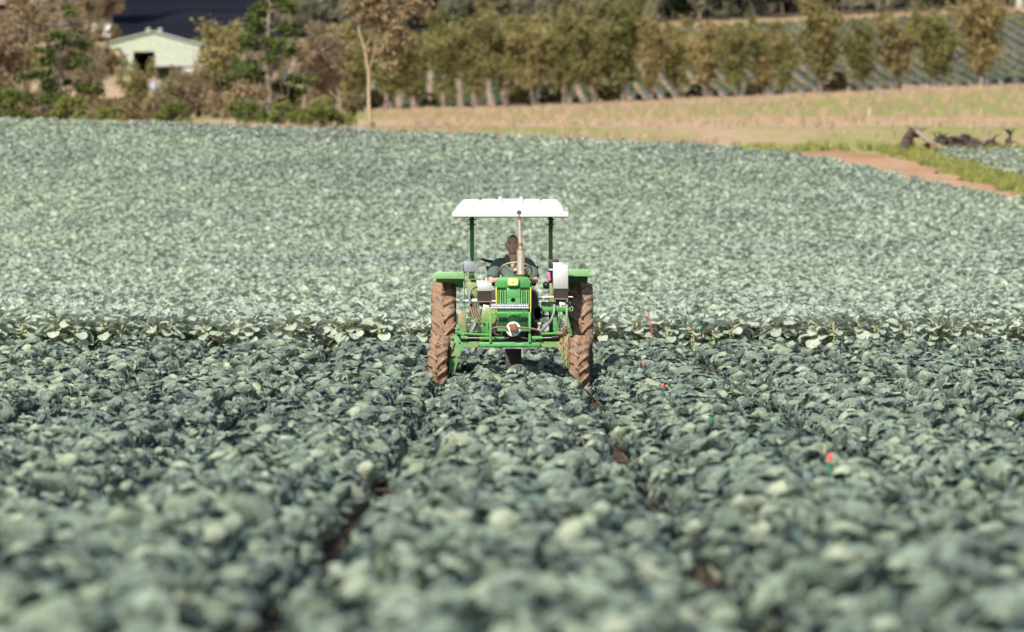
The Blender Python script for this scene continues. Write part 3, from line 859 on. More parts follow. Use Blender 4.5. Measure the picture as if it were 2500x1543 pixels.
def leaf_cloud(name, clumps, mat, size, per, seed, squash=.8, shell=.55, long_=1.0):
    """leaf-sized faces spread through clump volumes: clumps = [(centre, radius)]"""
    r_ = np.random.default_rng(seed)
    P = []
    for (c, rad) in clumps:
        k = max(8, int(per * r_.uniform(.6, 1.3)))
        d = r_.normal(size=(k, 3)); d /= np.linalg.norm(d, axis=1, keepdims=True)
        rr = rad * (shell + (1 - shell) * r_.random((k, 1))) * r_.uniform(.45, 1.25, (k, 1)) if shell > .3 else rad * np.abs(r_.normal(0, .72, (k, 1)))
        P.append(np.array(c) + d * rr * np.array([1, 1, squash]))
    P = np.concatenate(P); n = len(P)
    ax = r_.normal(size=(n, 3)); ax /= np.linalg.norm(ax, axis=1, keepdims=True)
    ay = np.cross(ax, r_.normal(size=(n, 3))); ay /= np.linalg.norm(ay, axis=1, keepdims=True)
    s = size * r_.uniform(.5, 1.3, (n, 1))
    V = np.stack([P - ax * s * long_, P + ay * s * .55, P + ax * s * long_, P - ay * s * .55], 1).reshape(-1, 3)
    F = np.arange(4 * n).reshape(n, 4)
    return raw_mesh(name, V, F, [mat], smooth=False)

def vase_tree(seed, h, w, mat, bark, per=95, leaf=.024, low=.2, nl=9, shell=.12):
    """several steep limbs from a short trunk, foliage in uneven clumps along them"""
    r_ = random.Random(seed); segs = []; clumps = []
    tr = h * .026; z0 = h * r_.uniform(.10, .18)
    segs.append(((0, 0, -.15), (r_.uniform(-.02, .02) * h, 0, z0), tr * 1.35, tr))
    top = Vector(segs[0][1])
    for k in range(nl):
        a = k * 2.4 + r_.uniform(-.4, .4); zt = h * r_.uniform(.55, .97)
        rt = w * .5 * r_.uniform(.25, .95) * (1.15 - .5 * zt / h)
        tip = Vector((math.cos(a) * rt, math.sin(a) * rt, zt)); p = top.copy(); n = 5
        for i in range(1, n + 1):
            q = i / n
            c = top.lerp(tip, q) + Vector((r_.gauss(0, .012) * h, r_.gauss(0, .012) * h, h * .05 * math.sin(PI * q)))
            segs.append((tuple(p), tuple(c), tr * .55 * (1 - .8 * (q - 1 / n)), tr * .55 * (1 - .8 * q)))
            if c.z > low * h and r_.random() < .94:
                for _ in range(2 if q > .35 else 1):
                    o = Vector((r_.gauss(0, .055) * w, r_.gauss(0, .055) * w, r_.gauss(0, .03) * h))
                    clumps.append((tuple(c + o), h * r_.uniform(.055, .105)))
                    segs.append((tuple(c), tuple(c + o), tr * .14, tr * .05))
            p = c
    return tubes_mesh('trunk', segs, bark, 6), leaf_cloud('crown', clumps, mat, h * leaf, per, seed, .95, shell)

def bare_tree(seed, h, bark, levels=5, spread=.62, up=.35, twig=None, lean=0.0, r0=.022):
    r_ = random.Random(seed); segs = []; tips = []
    def grow(p, d, L_, r, lv):
        n = 3; q = Vector(p)
        for i in range(n):
            d2 = (d + Vector((r_.gauss(0, .10), r_.gauss(0, .10), r_.gauss(0, .06) + up * .06))).normalized()
            e = q + d2 * (L_ / n)
            segs.append((tuple(q), tuple(e), r * (1 - .35 * i / n), r * (1 - .35 * (i + 1) / n)))
            q, d = e, d2
            if lv < levels and (i > 0 or lv > 0):
                for _ in range(1 if lv < 2 else 2):
                    a = r_.uniform(0, 6.28); s = d.orthogonal().normalized(); s.rotate(Matrix.Rotation(a, 3, d))
                    nd_ = (d * (1 - spread * .5) + s * spread * r_.uniform(.7, 1.3)).normalized()
                    grow(q, nd_, L_ * r_.uniform(.5, .74), r * .52, lv + 1)
        if lv < levels:
            grow(q, d, L_ * .62, r * .6, lv + 1)
        else:
            tips.append(tuple(q))
    grow(Vector((0, 0, -.1)), Vector((lean, 0, 1)).normalized(), h * .36, h * r0, 0)
    tr = tubes_mesh('trunk', segs, bark, 4)
    cr = None
    if twig is not None:
        r2 = random.Random(seed + 1)
        cr = leaf_cloud('crown', [(t, h * .035) for t in r2.sample(tips, min(len(tips), 420))], twig[0], h * twig[1], twig[2], seed, .8, .1, 1.6)
    return tr, cr

def dying_pine(seed, h, bark, mat, fill):
    """straight trunk, long drooping bare boughs, dark needle clumps left on some of them"""
    r_ = random.Random(seed); segs = []; clumps = []
    p = Vector((0, 0, -.1)); n = 14; tr = h * .024
    for i in range(n):
        q = Vector((r_.gauss(0, .012) * h, r_.gauss(0, .008) * h, h * (i + 1) / n)); 
        segs.append((tuple(p), tuple(q), tr * (1 - .85 * i / n), tr * (1 - .85 * (i + 1) / n)))
        nb = 4 if i > 0 else 2
        for k in range(nb):
            a = r_.uniform(0, 6.28); l = h * r_.uniform(.16, .30) * (1.05 - .55 * i / n)
            b0 = p.lerp(q, r_.random()); e = b0.copy(); dz = r_.uniform(-.05, .45)
            alive = r_.random() < fill[min(int(i / n * len(fill)), len(fill) - 1)]
            for s in range(4):
                e2 = e + Vector((math.cos(a) * l / 4, math.sin(a) * l / 4, l / 4 * (dz - .12 * s))) + Vector((r_.gauss(0, .01), r_.gauss(0, .01), 0)) * h
                segs.append((tuple(e), tuple(e2), tr * .30 * (1 - s / 5), tr * .30 * (1 - (s + 1) / 5)))
                for _ in range(4):
                    tw = e2 + Vector((r_.gauss(0, .04), r_.gauss(0, .04), r_.gauss(.01, .03))) * h
                    segs.append((tuple(e2), tuple(tw), tr * .09, tr * .04))
                if alive and s > 0:
                    clumps.append((tuple(e2 + Vector((0, 0, .012 * h))), h * r_.uniform(.030, .050)))
                e = e2
        p = q
    return tubes_mesh('trunk', segs, bark, 5), leaf_cloud('crown', clumps, mat, h * .017, 110, seed, .75, .25)

def round_bush(seed, h, w, mat, per=120):
    r_ = random.Random(seed); clumps = []; segs = []
    for k in range(34):
        a = r_.uniform(0, 6.28); el = r_.uniform(.05, 1.0); rr = math.sqrt(1 - (el * .95) ** 2) * w * .40
        c = (math.cos(a) * rr * r_.uniform(.4, 1), math.sin(a) * rr * r_.uniform(.4, 1), h * (.12 + .72 * el) + r_.gauss(0, .03) * h)
        clumps.append((c, h * r_.uniform(.10, .19)))
        segs.append(((0, 0, -.05), c, h * .02, h * .006))
    return tubes_mesh('stem', segs, M_BARK, 4), leaf_cloud('foliage', clumps, mat, h * .042, per, seed, .9, .4)

def put_tree(name, label, cat, px, d, meshes, scale=1.0, rz=None, group=None, names=('trunk', 'crown'), wide=1.0):
    x, y = from_px(px, d)
    t = thing(name, label, cat, (x, y, gz(x, y)), rng.uniform(0, 6.28) if rz is None else rz, group)
    t.scale = (scale * wide, scale * wide, scale)
    for nm, me in zip(names, meshes):
        if me is not None: add(nm, me, t)
    return t

ORD = ['first', 'second', 'third', 'fourth', 'fifth', 'sixth', 'seventh', 'eighth', 'ninth', 'tenth', 'eleventh', 'twelfth', 'thirteenth', 'fourteenth', 'fifteenth',
       'sixteenth', 'seventeenth', 'eighteenth', 'nineteenth', 'twentieth', 'twenty-first', 'twenty-second', 'twenty-third', 'twenty-fourth', 'twenty-fifth', 'twenty-sixth', 'twenty-seventh', 'twenty-eighth', 'twenty-ninth', 'thirtieth', 'thirty-first', 'thirty-second', 'thirty-third', 'thirty-fourth', 'thirty-fifth', 'thirty-sixth', 'thirty-seventh', 'thirty-eighth', 'thirty-ninth', 'fortieth', 'forty-first', 'forty-second', 'forty-third', 'forty-fourth', 'forty-fifth']
# olive trees along the far side of the paddock: photo column, height in metres
WV = [vase_tree(400 + k, 9.0, 5.0 + .5 * (k % 3), M_WILLOW if k % 2 else M_WILLOW_G, M_BARK, 230, .0145, .13) for k in range(6)]
row = [(800, 7.6), (868, 8.0), (955, 9.2), (1020, 7.0), (1090, 8.9), (1165, 8.6), (1235, 9.0), (1305, 9.2), (1378, 9.3), (1450, 9.4), (1522, 9.8), (1590, 8.0), (1655, 7.6), (1725, 7.6), (1800, 7.9),
       (1868, 6.4), (1912, 6.8), (2002, 9.3), (2100, 6.6), (2188, 7.8), (2282, 8.2), (2392, 9.4)]
for k, (px, h) in enumerate(row):
    put_tree('row_tree', f'{ORD[k]} olive-green tree from the left in the row behind the paddock', 'tree', px, 621 + rng.uniform(-2, 2), WV[(k * 5 + 2) % 6], h / 9.0 * 1.2, group='tree row behind the paddock', wide=1.12 if px < 1950 else 1.25)
# undergrowth between them
UB = [round_bush(440 + k, 2.2, 3.0, M_WILLOW) for k in range(2)]
for k, px in enumerate((745, 910, 1055, 1270, 1345, 1490, 1690, 1840, 2050)):
    put_tree('row_shrub', f'{ORD[k]} low olive shrub from the left between the paddock row trees', 'shrub', px + rng.uniform(-8, 8), 626 + rng.uniform(-2, 2), UB[k % 2], rng.uniform(.7, 1.35), group='shrubs between the row trees', names=('stem', 'foliage'))

# crop rows on the hill: dark mulch ridge with a lumpy line of plants
m, nt, bs, N, L = new_mat('mulch')
p = objco(nt); n1 = noise(nt, 2.0, 4, .6, p)
L.new(mixc(nt, ramp(nt, n1, .35, .65), (0.075, 0.072, 0.078), (0.125, 0.118, 0.122)), bs.inputs['Base Color']); bs.inputs['Roughness'].default_value = .6
M_MULCH = m
M_CROP = foliage('crop_leaves', [(0.075, 0.10, 0.040), (0.125, 0.155, 0.055), (0.18, 0.19, 0.08)], scale=.8)
rows_x = np.arange(-41, 92, 1.72)
for k, x0 in enumerate(rows_x):
    r_ = random.Random(900 + k)
    ds = np.arange(631.0, 781.0 + r_.uniform(-3, 1), 3.0)
    V, F = [], []
    for i, d in enumerate(ds):
        x = x0 - (d - 631) * 0.0144 + r_.gauss(0, .04); y = d - CAM_D
        for (o, z) in ((-.52, 0.02), (-.38, .30), (.38, .30), (.52, 0.02)):
            V.append((x + o, y, gz(x + o, y) + .08 + z))
    for i in range(len(ds) - 1):
        for j in range(3): a = i * 4 + j; F.append((a, a + 1, a + 5, a + 4))
    org = np.array((x0, 631 - CAM_D, gz(x0, 631 - CAM_D)))
    t = thing('crop_row', 'long mulched row of low green plants on the hill behind the tree row', 'crop row', tuple(org), 0, 'crop rows on the hill')
    add('mulch_ridge', raw_mesh('mulch_ridge', np.array(V) - org, np.array(F), [M_MULCH]), t)
    cl = []
    for d in np.arange(631.5, ds[-1], 1.3):
        x = x0 - (d - 631) * 0.0144; y = d - CAM_D
        cl.append((tuple(np.array((x + r_.gauss(0, .1), y, gz(x, y) + .48)) - org), r_.uniform(.26, .42)))
    add('plants', leaf_cloud('plants', cl, M_CROP, .20, 26, 900 + k, .8, .2), t)

# woodland along the top verge and up the slope
GV = [vase_tree(500 + k, 9.0, 7.0 + k % 3, M_GUM, M_GREYBARK, 95, .026, .12, 12) for k in range(5)]
RV = [bare_tree(520 + k, 13.0, M_BARK if k else M_GREYBARK, 4, .5, .5, (M_RUSSET, .016, 10)) for k in range(3)]
DV = [vase_tree(540 + k, 10.0, 9.0, M_PINE_SHADE, M_BARK, 120, .030, .02, 14) for k in range(3)]  # woodland shade put into near-black foliage
wood = []
for px in range(715, 1440, 44): wood.append((px + rng.uniform(-9, 9), 838 + rng.uniform(-2, 6), 'g' if rng.random() < .78 else 'r', rng.uniform(.55, .95)))
for px in range(730, 1470, 62): wood.append((px + rng.uniform(-9, 9), 862 + rng.uniform(-6, 6), 'r' if rng.random() < .45 else 'g', rng.uniform(.7, 1.0)))
for px in range(1450, 2010, 66): wood.append((px + rng.uniform(-9, 9), 841 + rng.uniform(-3, 5), ('g', 'r', 'g', 'd')[int(rng.random() * 4)], rng.uniform(.55, .9)))
for px in range(2030, 2520, 52): wood.append((px + rng.uniform(-9, 9), 845 + rng.uniform(-3, 5), 'r' if rng.random() < .8 else 'g', rng.uniform(.8, 1.05)))
for px in range(1400, 2560, 62): wood.append((px + rng.uniform(-12, 12), 868 + rng.uniform(-8, 8), 'd' if rng.random() < .55 else 'r', rng.uniform(.75, 1.1)))
for px in range(1180, 2560, 74): wood.append((px + rng.uniform(-12, 12), 905 + rng.uniform(-8, 8), 'd' if rng.random() < .7 else 'g', rng.uniform(.9, 1.2)))
wood.sort()
kinds = {'g': ('gum_tree', 'grey-green tree', GV), 'r': ('bare_tree', 'bare russet tree', RV), 'd': ('dark_tree', 'dark green tree', DV)}
cnt = {'g': 0, 'r': 0, 'd': 0}
tot = {k: sum(1 for w in wood if w[2] == k) for k in cnt}
for (px, d, kd, s) in wood:
    nm, lb, vs = kinds[kd]; k = cnt[kd]; cnt[kd] += 1
    o = ORD[k]
    lab = f'{o} {lb} from the left in the woodland at the top of the hill'
    put_tree(nm, lab, 'tree', px, d, vs[k % len(vs)], s, group='woodland at the top of the hill')

# understorey along the foot of the woodland
US = {'pale': [round_bush(560 + k, 3.2, 4.2, M_GUM, 110) for k in range(2)], 'dark': [round_bush(565 + k, 3.6, 5.0, M_PINE_SHADE, 110) for k in range(2)]}
und = [(px + rng.uniform(-14, 14), 846 + rng.uniform(-4, 8), 'pale' if (rng.random() < (.75 if px < 1450 else .38)) else 'dark', rng.uniform(.7, 1.5)) for px in range(700, 2540, 46)]
und.sort(); cu = {'pale': 0, 'dark': 0}
for (px, d, kd, s_) in und:
    k = cu[kd]; cu[kd] += 1
    put_tree('woodland_shrub', f'{ORD[k]} {"pale grey-green" if kd == "pale" else "dark green"} shrub from the left at the foot of the woodland', 'shrub', px, d, US[kd][k % 2], s_, group='shrubs at the foot of the woodland', names=('stem', 'foliage'))

# ------------------------------------------------------------------ the farmyard trees and bushes at left
BV = [bare_tree(600 + k, 6.0, M_GREYBARK, 5, .6, .35, (M_RUSSET, .012, 7)) for k in range(4)]
def T(name, label, px, d, meshes, s, names=('trunk', 'crown'), cat='tree', wide=1.0, rz=None):
    return put_tree(name, label, cat, px, d, meshes, s, rz, None, names, wide)
T('bare_tree', 'bare brown tree at the left end of the field edge', -25, 262, BV[0], 1.05)
T('bare_tree', 'bare brown tree beside the left dying pine', 52, 258, BV[1], 1.12)
T('bare_tree', 'bare brown tree right of the left dying pine', 190, 268, BV[2], .66)
T('bare_tree', 'tall bare tree against the farm buildings at far left', 110, 330, BV[3], 1.3)
T('bare_tree', 'thin bare tree left of the white tank', 190, 350, BV[0], 1.25)
T('bare_tree', 'low bare tree below the low open shed', 475, 330, BV[1], .62)
T('bare_tree', 'bare branching tree just right of the dying pine with green clumps', 742, 262, BV[2], .95)
T('bare_tree', 'bare brown tree in front of the tall pale trunk', 835, 268, BV[3], .80)
T('bare_tree', 'small bare tree under the pale shed', 405, 360, BV[3], .62)
T('dying_pine', 'half-dead pine with dark green clumps at far left of the field edge', 150, 250, dying_pine(620, 5.9, M_GREYBARK, M_PINE, [.35, .75, .55, .35, 0]), 1.0)
T('dying_pine', 'half-dead pine with bright green clumps standing at the field edge', 655, 243, dying_pine(627, 6.6, M_GREYBARK, M_PINE, [.35, .5, .6, .75, .3]), 1.0)
T('tall_bare_tree', 'tall leaning tree with yellowish bare trunk at the field edge', 905, 240, bare_tree(641, 9.4, M_PALEBARK, 4, .5, .6, (M_RUSSET, .012, 6), -.07, .010), 1.0, rz=0.0)
YW = [vase_tree(650 + k, 6.0, 5.0, M_WILLOW, M_BARK, 100, .022, .2, 10) for k in range(2)]
T('willow', 'rounded olive willow right of the yellow hopper', 335, 345, YW[0], .62)
T('willow', 'low olive willow in front of the right half of the shed', 452, 420, YW[0], .66)
T('willow', 'larger olive willow right of the pale green shed', 540, 390, YW[1], 1.12)
T('willow', 'broad olive tree behind the tall pale trunk', 812, 420, YW[0], 1.15)
T('willow', 'faint olive tree at the left frame edge', 30, 400, YW[1], 1.2)
T('dark_conifer', 'dark conifer rising beside the white tank', 268, 860, vase_tree(660, 17, 12, M_PINE_SHADE, M_BARK, 140, .022, .05, 14), 1.0)
BB = [round_bush(670 + k, 1.25, 1.75, M_BUSH) for k in range(3)]
for px, d, s, w, lb in ((14, 240, 1.25, 1.1, 'dark green bush cut by the left frame edge'), (172, 236, 1.02, 1.15, 'bright green bush under the left dying pine'), (262, 236, .72, 1.1, 'small green bush between two larger bushes at the field edge'),
                        (422, 233, .85, 1.25, 'round bright green bush alone at the field edge below the shed'), (604, 231, .85, .9, 'green bush just left of the right dying pine'), (690, 236, .85, 1.0, 'dark green bush at the foot of the right dying pine'),
                        (790, 229, 1.0, .95, 'leafy green bush right of the right dying pine'), (735, 240, .6, 1.0, 'small bush between the right dying pine and the leafy bush'), (852, 236, .55, .8, 'small yellowish bush near the pale trunk')):
    T('bush', lb, px, d, BB[rng.randrange(3)], s * 1.12, ('stem', 'foliage'), 'bush', w)
x, y = from_px(908, 232); 
b = B(); b.lathe([(.0, 0), (.13, 0), (.12, .2), (.10, .25), (0, .26)], 9); b.jitter(.015, 3)
tag(b.build('tree_stump', M_BARK, None, (x, y, gz(x, y))), 'small dark stump at the foot of the tall pale trunk', 'stump')

# brown scrub filling the ground between the field edge and the farmyard
SB = [round_bush(690 + k, 2.0, 2.6, M_RUSSET, 70) for k in range(3)]
OB = [round_bush(695 + k, 2.0, 2.6, M_WILLOW, 80) for k in range(2)]
scrub = []
for px in list(range(-20, 720, 27)) + [735, 780, 850]:
    scrub.append((px + rng.uniform(-14, 14), rng.uniform(262, 430 if not 225 < px < 400 else 300), rng.uniform(.75, 1.35) * (.62 if 225 < px < 400 else 1)))
scrub.sort()
cs = {0: 0, 1: 0}
for (px, d, s) in scrub:
    k = 1 if rng.random() < .34 else 0; o = ORD[cs[k]]; cs[k] += 1
    T('scrub_bush', f'{o} {"brown twiggy" if k == 0 else "olive leafy"} scrub bush from the left between field edge and farmyard', px, d, (OB if k else SB)[int(px) % (2 if k else 3)], s, ('stem', 'foliage'), 'shrub')
far = [(px + rng.uniform(-8, 8), rng.uniform(720, 800)) for px in range(-10, 262, 24)]
far.sort()
for k, (px, d) in enumerate(far):
    put_tree('bare_tree', f'{ORD[k]} distant bare brown tree from the left above the farmyard', 'tree', px, d, RV[k % 3], rng.uniform(.5, .8), group='bare trees above the farmyard')

# ------------------------------------------------------------------ farm buildings
M_SHED = paint('pale_green_sheet', (0.33, 0.37, 0.285), .12, .6, dirtcol=(0.42, 0.40, 0.30), scale=.6)
M_SHEDROOF = paint('grey_roof_sheet', (0.40, 0.39, 0.385), .15, .5, dirtcol=(0.4, 0.36, 0.32), scale=.6)
M_WHITEWASH = paint('chalky_white', (0.56, 0.52, 0.48), .3, .7, dirtcol=(0.45, 0.30, 0.22), scale=.9)
M_TIMBER = paint('weathered_timber', (0.17, 0.13, 0.10), .3, .9, dirtcol=(0.08, .06, .05), scale=1.5)
M_YSTEEL = paint('yellow_steel', (0.50, 0.34, 0.10), .15, .6, dirtcol=(0.5, 0.33, 0.14), scale=1.0)
M_BLUEDRUM = paint('blue_drum', (0.38, 0.45, 0.62), .1, .5)
M_PINKWALL = paint('pinkish_wall', (0.42, 0.27, 0.20), .2, .8, scale=.5)
def site(px, d):
    x, y = from_px(px, d); return (x, y, gz(x, y) - .1)
# pale green gabled shed, 20 px per metre out here
t = thing('farm_shed', 'pale green gabled farm shed with a dark doorway', 'shed', site(368, 704))
hw, ez, az = 6.1, 4.0, 5.55
b = B()
for x0, x1 in ((-hw, -2.15), (.50, hw)):                                    # front wall either side of the doorway
    b.box(((x0 + x1) / 2, 0, ez / 2 - .3), (x1 - x0, .12, ez - .6))
b.box(((-2.15 + .5) / 2, 0, ez - .75), (2.65, .12, .3))
b.box((-2.15, 6, ez / 2), (.1, .01, .01))
b.build('front_wall', M_SHED, t)
b = B(); b.prism([(-hw, ez - .6), (hw, ez - .6), (hw, ez - .02), (.3, az - .05), (-hw, ez - .02)], -.08, .08); b.build('gable', M_SHED, t)
b = B(); b.box((-hw + .06, 6.2, ez / 2), (.12, 12, ez)); b.box((hw - .06, 6.2, ez / 2), (.12, 12, ez)); b.box((0, 12.2, ez / 2), (2 * hw - .3, .12, ez)); b.build('side_walls', M_SHED, t)
for sx in (-1, 1):
    b = B(); e = (sx * (hw + .35), ez - .12); a = (.3, az + .02)
    b.prism([e, a, (a[0], a[1] + .14), (e[0], e[1] + .14)], -.45, 12.4)
    rf = b.build('roof', M_SHEDROOF if sx > 0 else M_SHED, t)
    b = B()
    for k in range(7):
        q = (k + .5) / 7; b.box((e[0] + (a[0] - e[0]) * q, 6, e[1] + (a[1] - e[1]) * q + .17), (.05, 12.7, .05))
    b.build('roof_seam', M_SHEDROOF, rf)
for xx in (-.35, 1.1):
    b = B(); b.cyl((xx, .8, az - .2), (xx, .8, az + .35), .28, .28, 10); b.cyl((xx, .8, az + .35), (xx, .8, az + .55), .42, .1, 10); b.build('roof_vent', M_SHED, t)
b = B(); b.box((-.82, 11, 1.6), (2.6, .1, 3.2)); b.build('doorway_shade', M_SHADOWHOLE, t)  # near-black panel standing in for the shade inside the doorway
# long low open shed
t = thing('low_shed', 'long low open-fronted shed with a pale roof edge', 'shed', site(490, 694))
b = B(); b.box((0, 1.6, 1.95), (11.6, 4.2, .14), (R(-3), 0, 0)); b.box((0, -.52, 2.02), (11.7, .08, .26)); b.build('roof', M_SHEDROOF, t)
for xx in np.linspace(-5.5, 5.5, 6):
    b = B(); b.box((xx, -.3, .95), (.14, .14, 1.9)); b.build('post', M_TIMBER, t)
b = B(); b.box((0, 3.4, .95), (11.4, .1, 1.9)); b.build('back_wall', M_DARK, t)  # near-black wall carries the shade of the shed's interior
# white tank on a timber stand
t = thing('water_tank', 'square white water tank on a tall timber stand', 'tank', site(247, 700))
zt = 5.3
b = B(); b.box((0, 0, zt + .72), (2.15, 1.9, 1.6), (0, 0, .15), .10); b.jitter(.03, 8); tk = b.build('tank', M_WHITEWASH, t)
b = B(); b.cyl((0, 0, zt + 1.42), (0, 0, zt + 1.52), .35, .3, 12); b.build('hatch', M_WHITEWASH, tk)
b = B(); b.box((0, 0, zt - .09), (2.1, 1.9, .16)); b.build('deck', M_TIMBER, t)
for sx in (-1, 1):
    for sy in (-1, 1):
        b = B(); b.box((sx * .8, sy * .7, zt / 2 - .1), (.18, .18, zt)); b.build('leg', M_TIMBER, t)
for s in (-1, 1):
    b = B(); b.box((0, -.8, zt * .5), (.1, .06, zt * .86), (0, s * R(22), 0)); b.build('brace', M_TIMBER, t)
# yellow hopper
t = thing('yellow_hopper', 'yellow steel hopper and chute half hidden by bushes', 'hopper', site(268, 690))
t.scale = (1.6, 1.6, 1.55)
b = B(); b.prism([(-.75, 2.6), (-.55, 3.1), (.85, 2.55), (.8, 2.2), (.2, 2.05), (-.75, 2.25)], -.5, .5, .03); b.build('hopper_body', M_YSTEEL, t)
b = B(); b.prism([(-.25, 2.2), (.35, 2.2), (.62, .75), (.25, .75)], -.35, .35, .02); b.build('chute', M_YSTEEL, t)
for sx, sy in ((-.65, -.4), (-.65, .4), (.75, -.4), (.75, .4)):
    b = B(); b.box((sx, sy, 1.15), (.1, .1, 2.3)); b.build('leg', M_YSTEEL, t)
# drums, crate, van-sized white bale
def drum(name, label, px, d, z, r, h, mat):
    x, y, zz = site(px, d)
    o = thing(name, label, 'drum', (x, y, zz + z))
    b = B(); b.lathe([(0, 0), (r, 0), (r * 1.03, .03), (r, .06), (r, h * .33), (r * 1.05, h * .35), (r, h * .37), (r, h * .66), (r * 1.05, h * .68), (r, h * .7), (r, h - .04), (r * 1.03, h - .02), (r * .96, h)], 16); b.build('barrel', mat, o)
    b = B(); b.lathe([(r * .95, h - .03), (0, h - .03)], 16); b.cyl((r * .5, 0, h - .03), (r * .5, 0, h + .02), .05, .05, 8); b.build('lid', mat, o)
drum('drum', 'tall white drum below the yellow hopper', 248, 675, .0, .27, 1.35, M_WHITEWASH)
drum('drum', 'small white drum beside the pale blue drum', 362, 678, .35, .24, .55, M_WHITEWASH)
drum('drum', 'pale blue drum among the bushes under the shed', 374, 678, .3, .28, .9, M_BLUEDRUM)
def machine(px, d, label, w, h, z):
    x, y, zz = site(px, d)
    o = thing('farm_trailer', label, 'trailer', (x, y, zz + z))
    b = B(); b.box((0, 0, h * .62), (w, 1.4, h * .7), (0, 0, .1), .06); b.build('body', M_WHITEWASH, o)
    b = B(); b.box((w * .1, -.73, h * .42), (w * .45, .08, h * .3)); b.build('panel', M_DARK, o)
    for sx in (-.3, .3):
        b = B(); b.cyl((sx * w, -.75, .22), (sx * w, -.5, .22), .24, .24, 14); b.build('wheel', M_BLACK, o)
machine(467, 690, 'white boxy trailer parked under the low open shed', 2.2, 1.8, .2)
machine(598, 690, 'small white trailer at the right end of the low shed', 1.7, 1.5, .3)
# building at the upper left corner
t = thing('farm_building', 'pinkish building with a black window opening in the upper left corner', 'building', site(5, 790))
b = B(); b.box((-4.2, 0, 3.1), (7.0, .25, 6.2)); b.box((1.1, 0, 3.1), (.9, .25, 6.2)); b.box((-.1, 0, 5.9), (1.6, .25, .6)); b.box((-.1, 0, 1.9), (1.6, .25, 3.8)); b.build('front_wall', M_PINKWALL, t)
b = B(); b.box((-.1, .6, 4.7), (1.9, .1, 1.9)); b.build('window', M_SHADOWHOLE, t)  # near-black panel behind the opening in place of shade
b = B(); b.box((-.1, -.2, 3.72), (2.1, .2, .2)); b.build('sill', M_YSTEEL, t)
b = B(); b.box((1.45, 3, 3.1), (.2, 6, 6.2)); b.build('side_wall', M_PINKWALL, t)
b = B(); b.prism([(-8, 6.2), (1.9, 6.2), (1.9, 6.4), (-3, 8.4), (-8, 6.4)], -.5, 6.5); b.build('roof', M_SHEDROOF, t)
t = thing('pump_house', 'corner of a pale green hut at the upper right frame edge', 'hut', site(2492, 832))
b = B(); b.box((1.0, 1.2, 1.5), (3.2, 2.4, 3.0), (0, 0, 0), .03); b.build('wall', M_SHED, t)
b = B(); b.box((1.0, 1.2, 3.1), (3.7, 2.9, .16), (R(5), 0, 0)); b.build('roof', M_SHEDROOF, t)
b = B(); b.box((.6, -.02, 1.0), (.9, .06, 1.9)); b.build('door', M_TIMBER, t)

# fence posts in the paddock
M_POSTWOOD = paint('pale_post', (0.48, 0.36, 0.26), .2, .9, scale=2, dirtcol=(.3, .22, .15))
M_WIRE = paint('wire', (0.36, 0.33, 0.30), .2, .5, .6)
def fence_post(px, d, h, label, r=.07):
    x, y = from_px(px, d)
    t = thing('fence_post', label, 'fence post', (x, y, gz(x, y) - .1), rng.uniform(0, 1), 'fence posts in the paddock')
    b = B(); b.cyl((0, 0, 0), (rng.gauss(0, .02), 0, h), r, r * .9, 8); b.cyl((0, 0, h), (0, 0, h + .03), r * .9, r * .5, 8); b.build('post', M_POSTWOOD, t)
    b = B()
    for q in (.35, .6, .85): b.cyl((0, -r * 1.15, h * q), (0, -r * .7, h * q), .012, .012, 6)
    b.build('staples', M_WIRE, t)
    return (x, y, gz(x, y) - .1 + h)
tops = [fence_post(px, 606, h, lb) for px, h, lb in ((1941, .8, 'short fence post left of the tall post below the tree row'), (2071, 1.05, 'pale fence post between the tree row and the strainer frame'), (2309, .95, 'fence post right of the strainer frame'),
                                                      (2396, 1.5, 'tall fence post below the right-hand big tree'), (2445, .95, 'fence post nearest the right frame edge below the hill'))]
fence_post(2123, 318, .68, 'white fence post standing alone in the paddock', .07)
fence_post(2396, 318, .62, 'thin dark fence post in the paddock above the log pile', .03)
b = B()
for a_, c_ in ((tops[0], tops[1]), (tops[1], tops[2]), (tops[2], tops[3]), (tops[3], tops[4])):
    for dz in (.12, .45): b.tube([(a_[0], a_[1], a_[2] - dz), (c_[0], c_[1], c_[2] - dz)], .012, 4, 1)
tag(b.build('fence_wire', M_WIRE), 'thin fence wires strung between the posts below the tree row', 'fence wire')
x0, y0 = from_px(2206, 606); x1, y1 = from_px(2264, 606)
t = thing('strainer_frame', 'timber H-shaped strainer frame in the fence below the tree row', 'fence frame', (x0, y0, gz(x0, y0) - .1))
w_ = x1 - x0
for xx in (0, w_):
    b = B(); b.cyl((xx, 0, 0), (xx, 0, 1.05), .11, .10, 8); b.build('post', M_POSTWOOD, t)
b = B(); b.cyl((0, 0, .86), (w_, 0, .90), .06, .06, 8); b.build('rail', M_POSTWOOD, t)

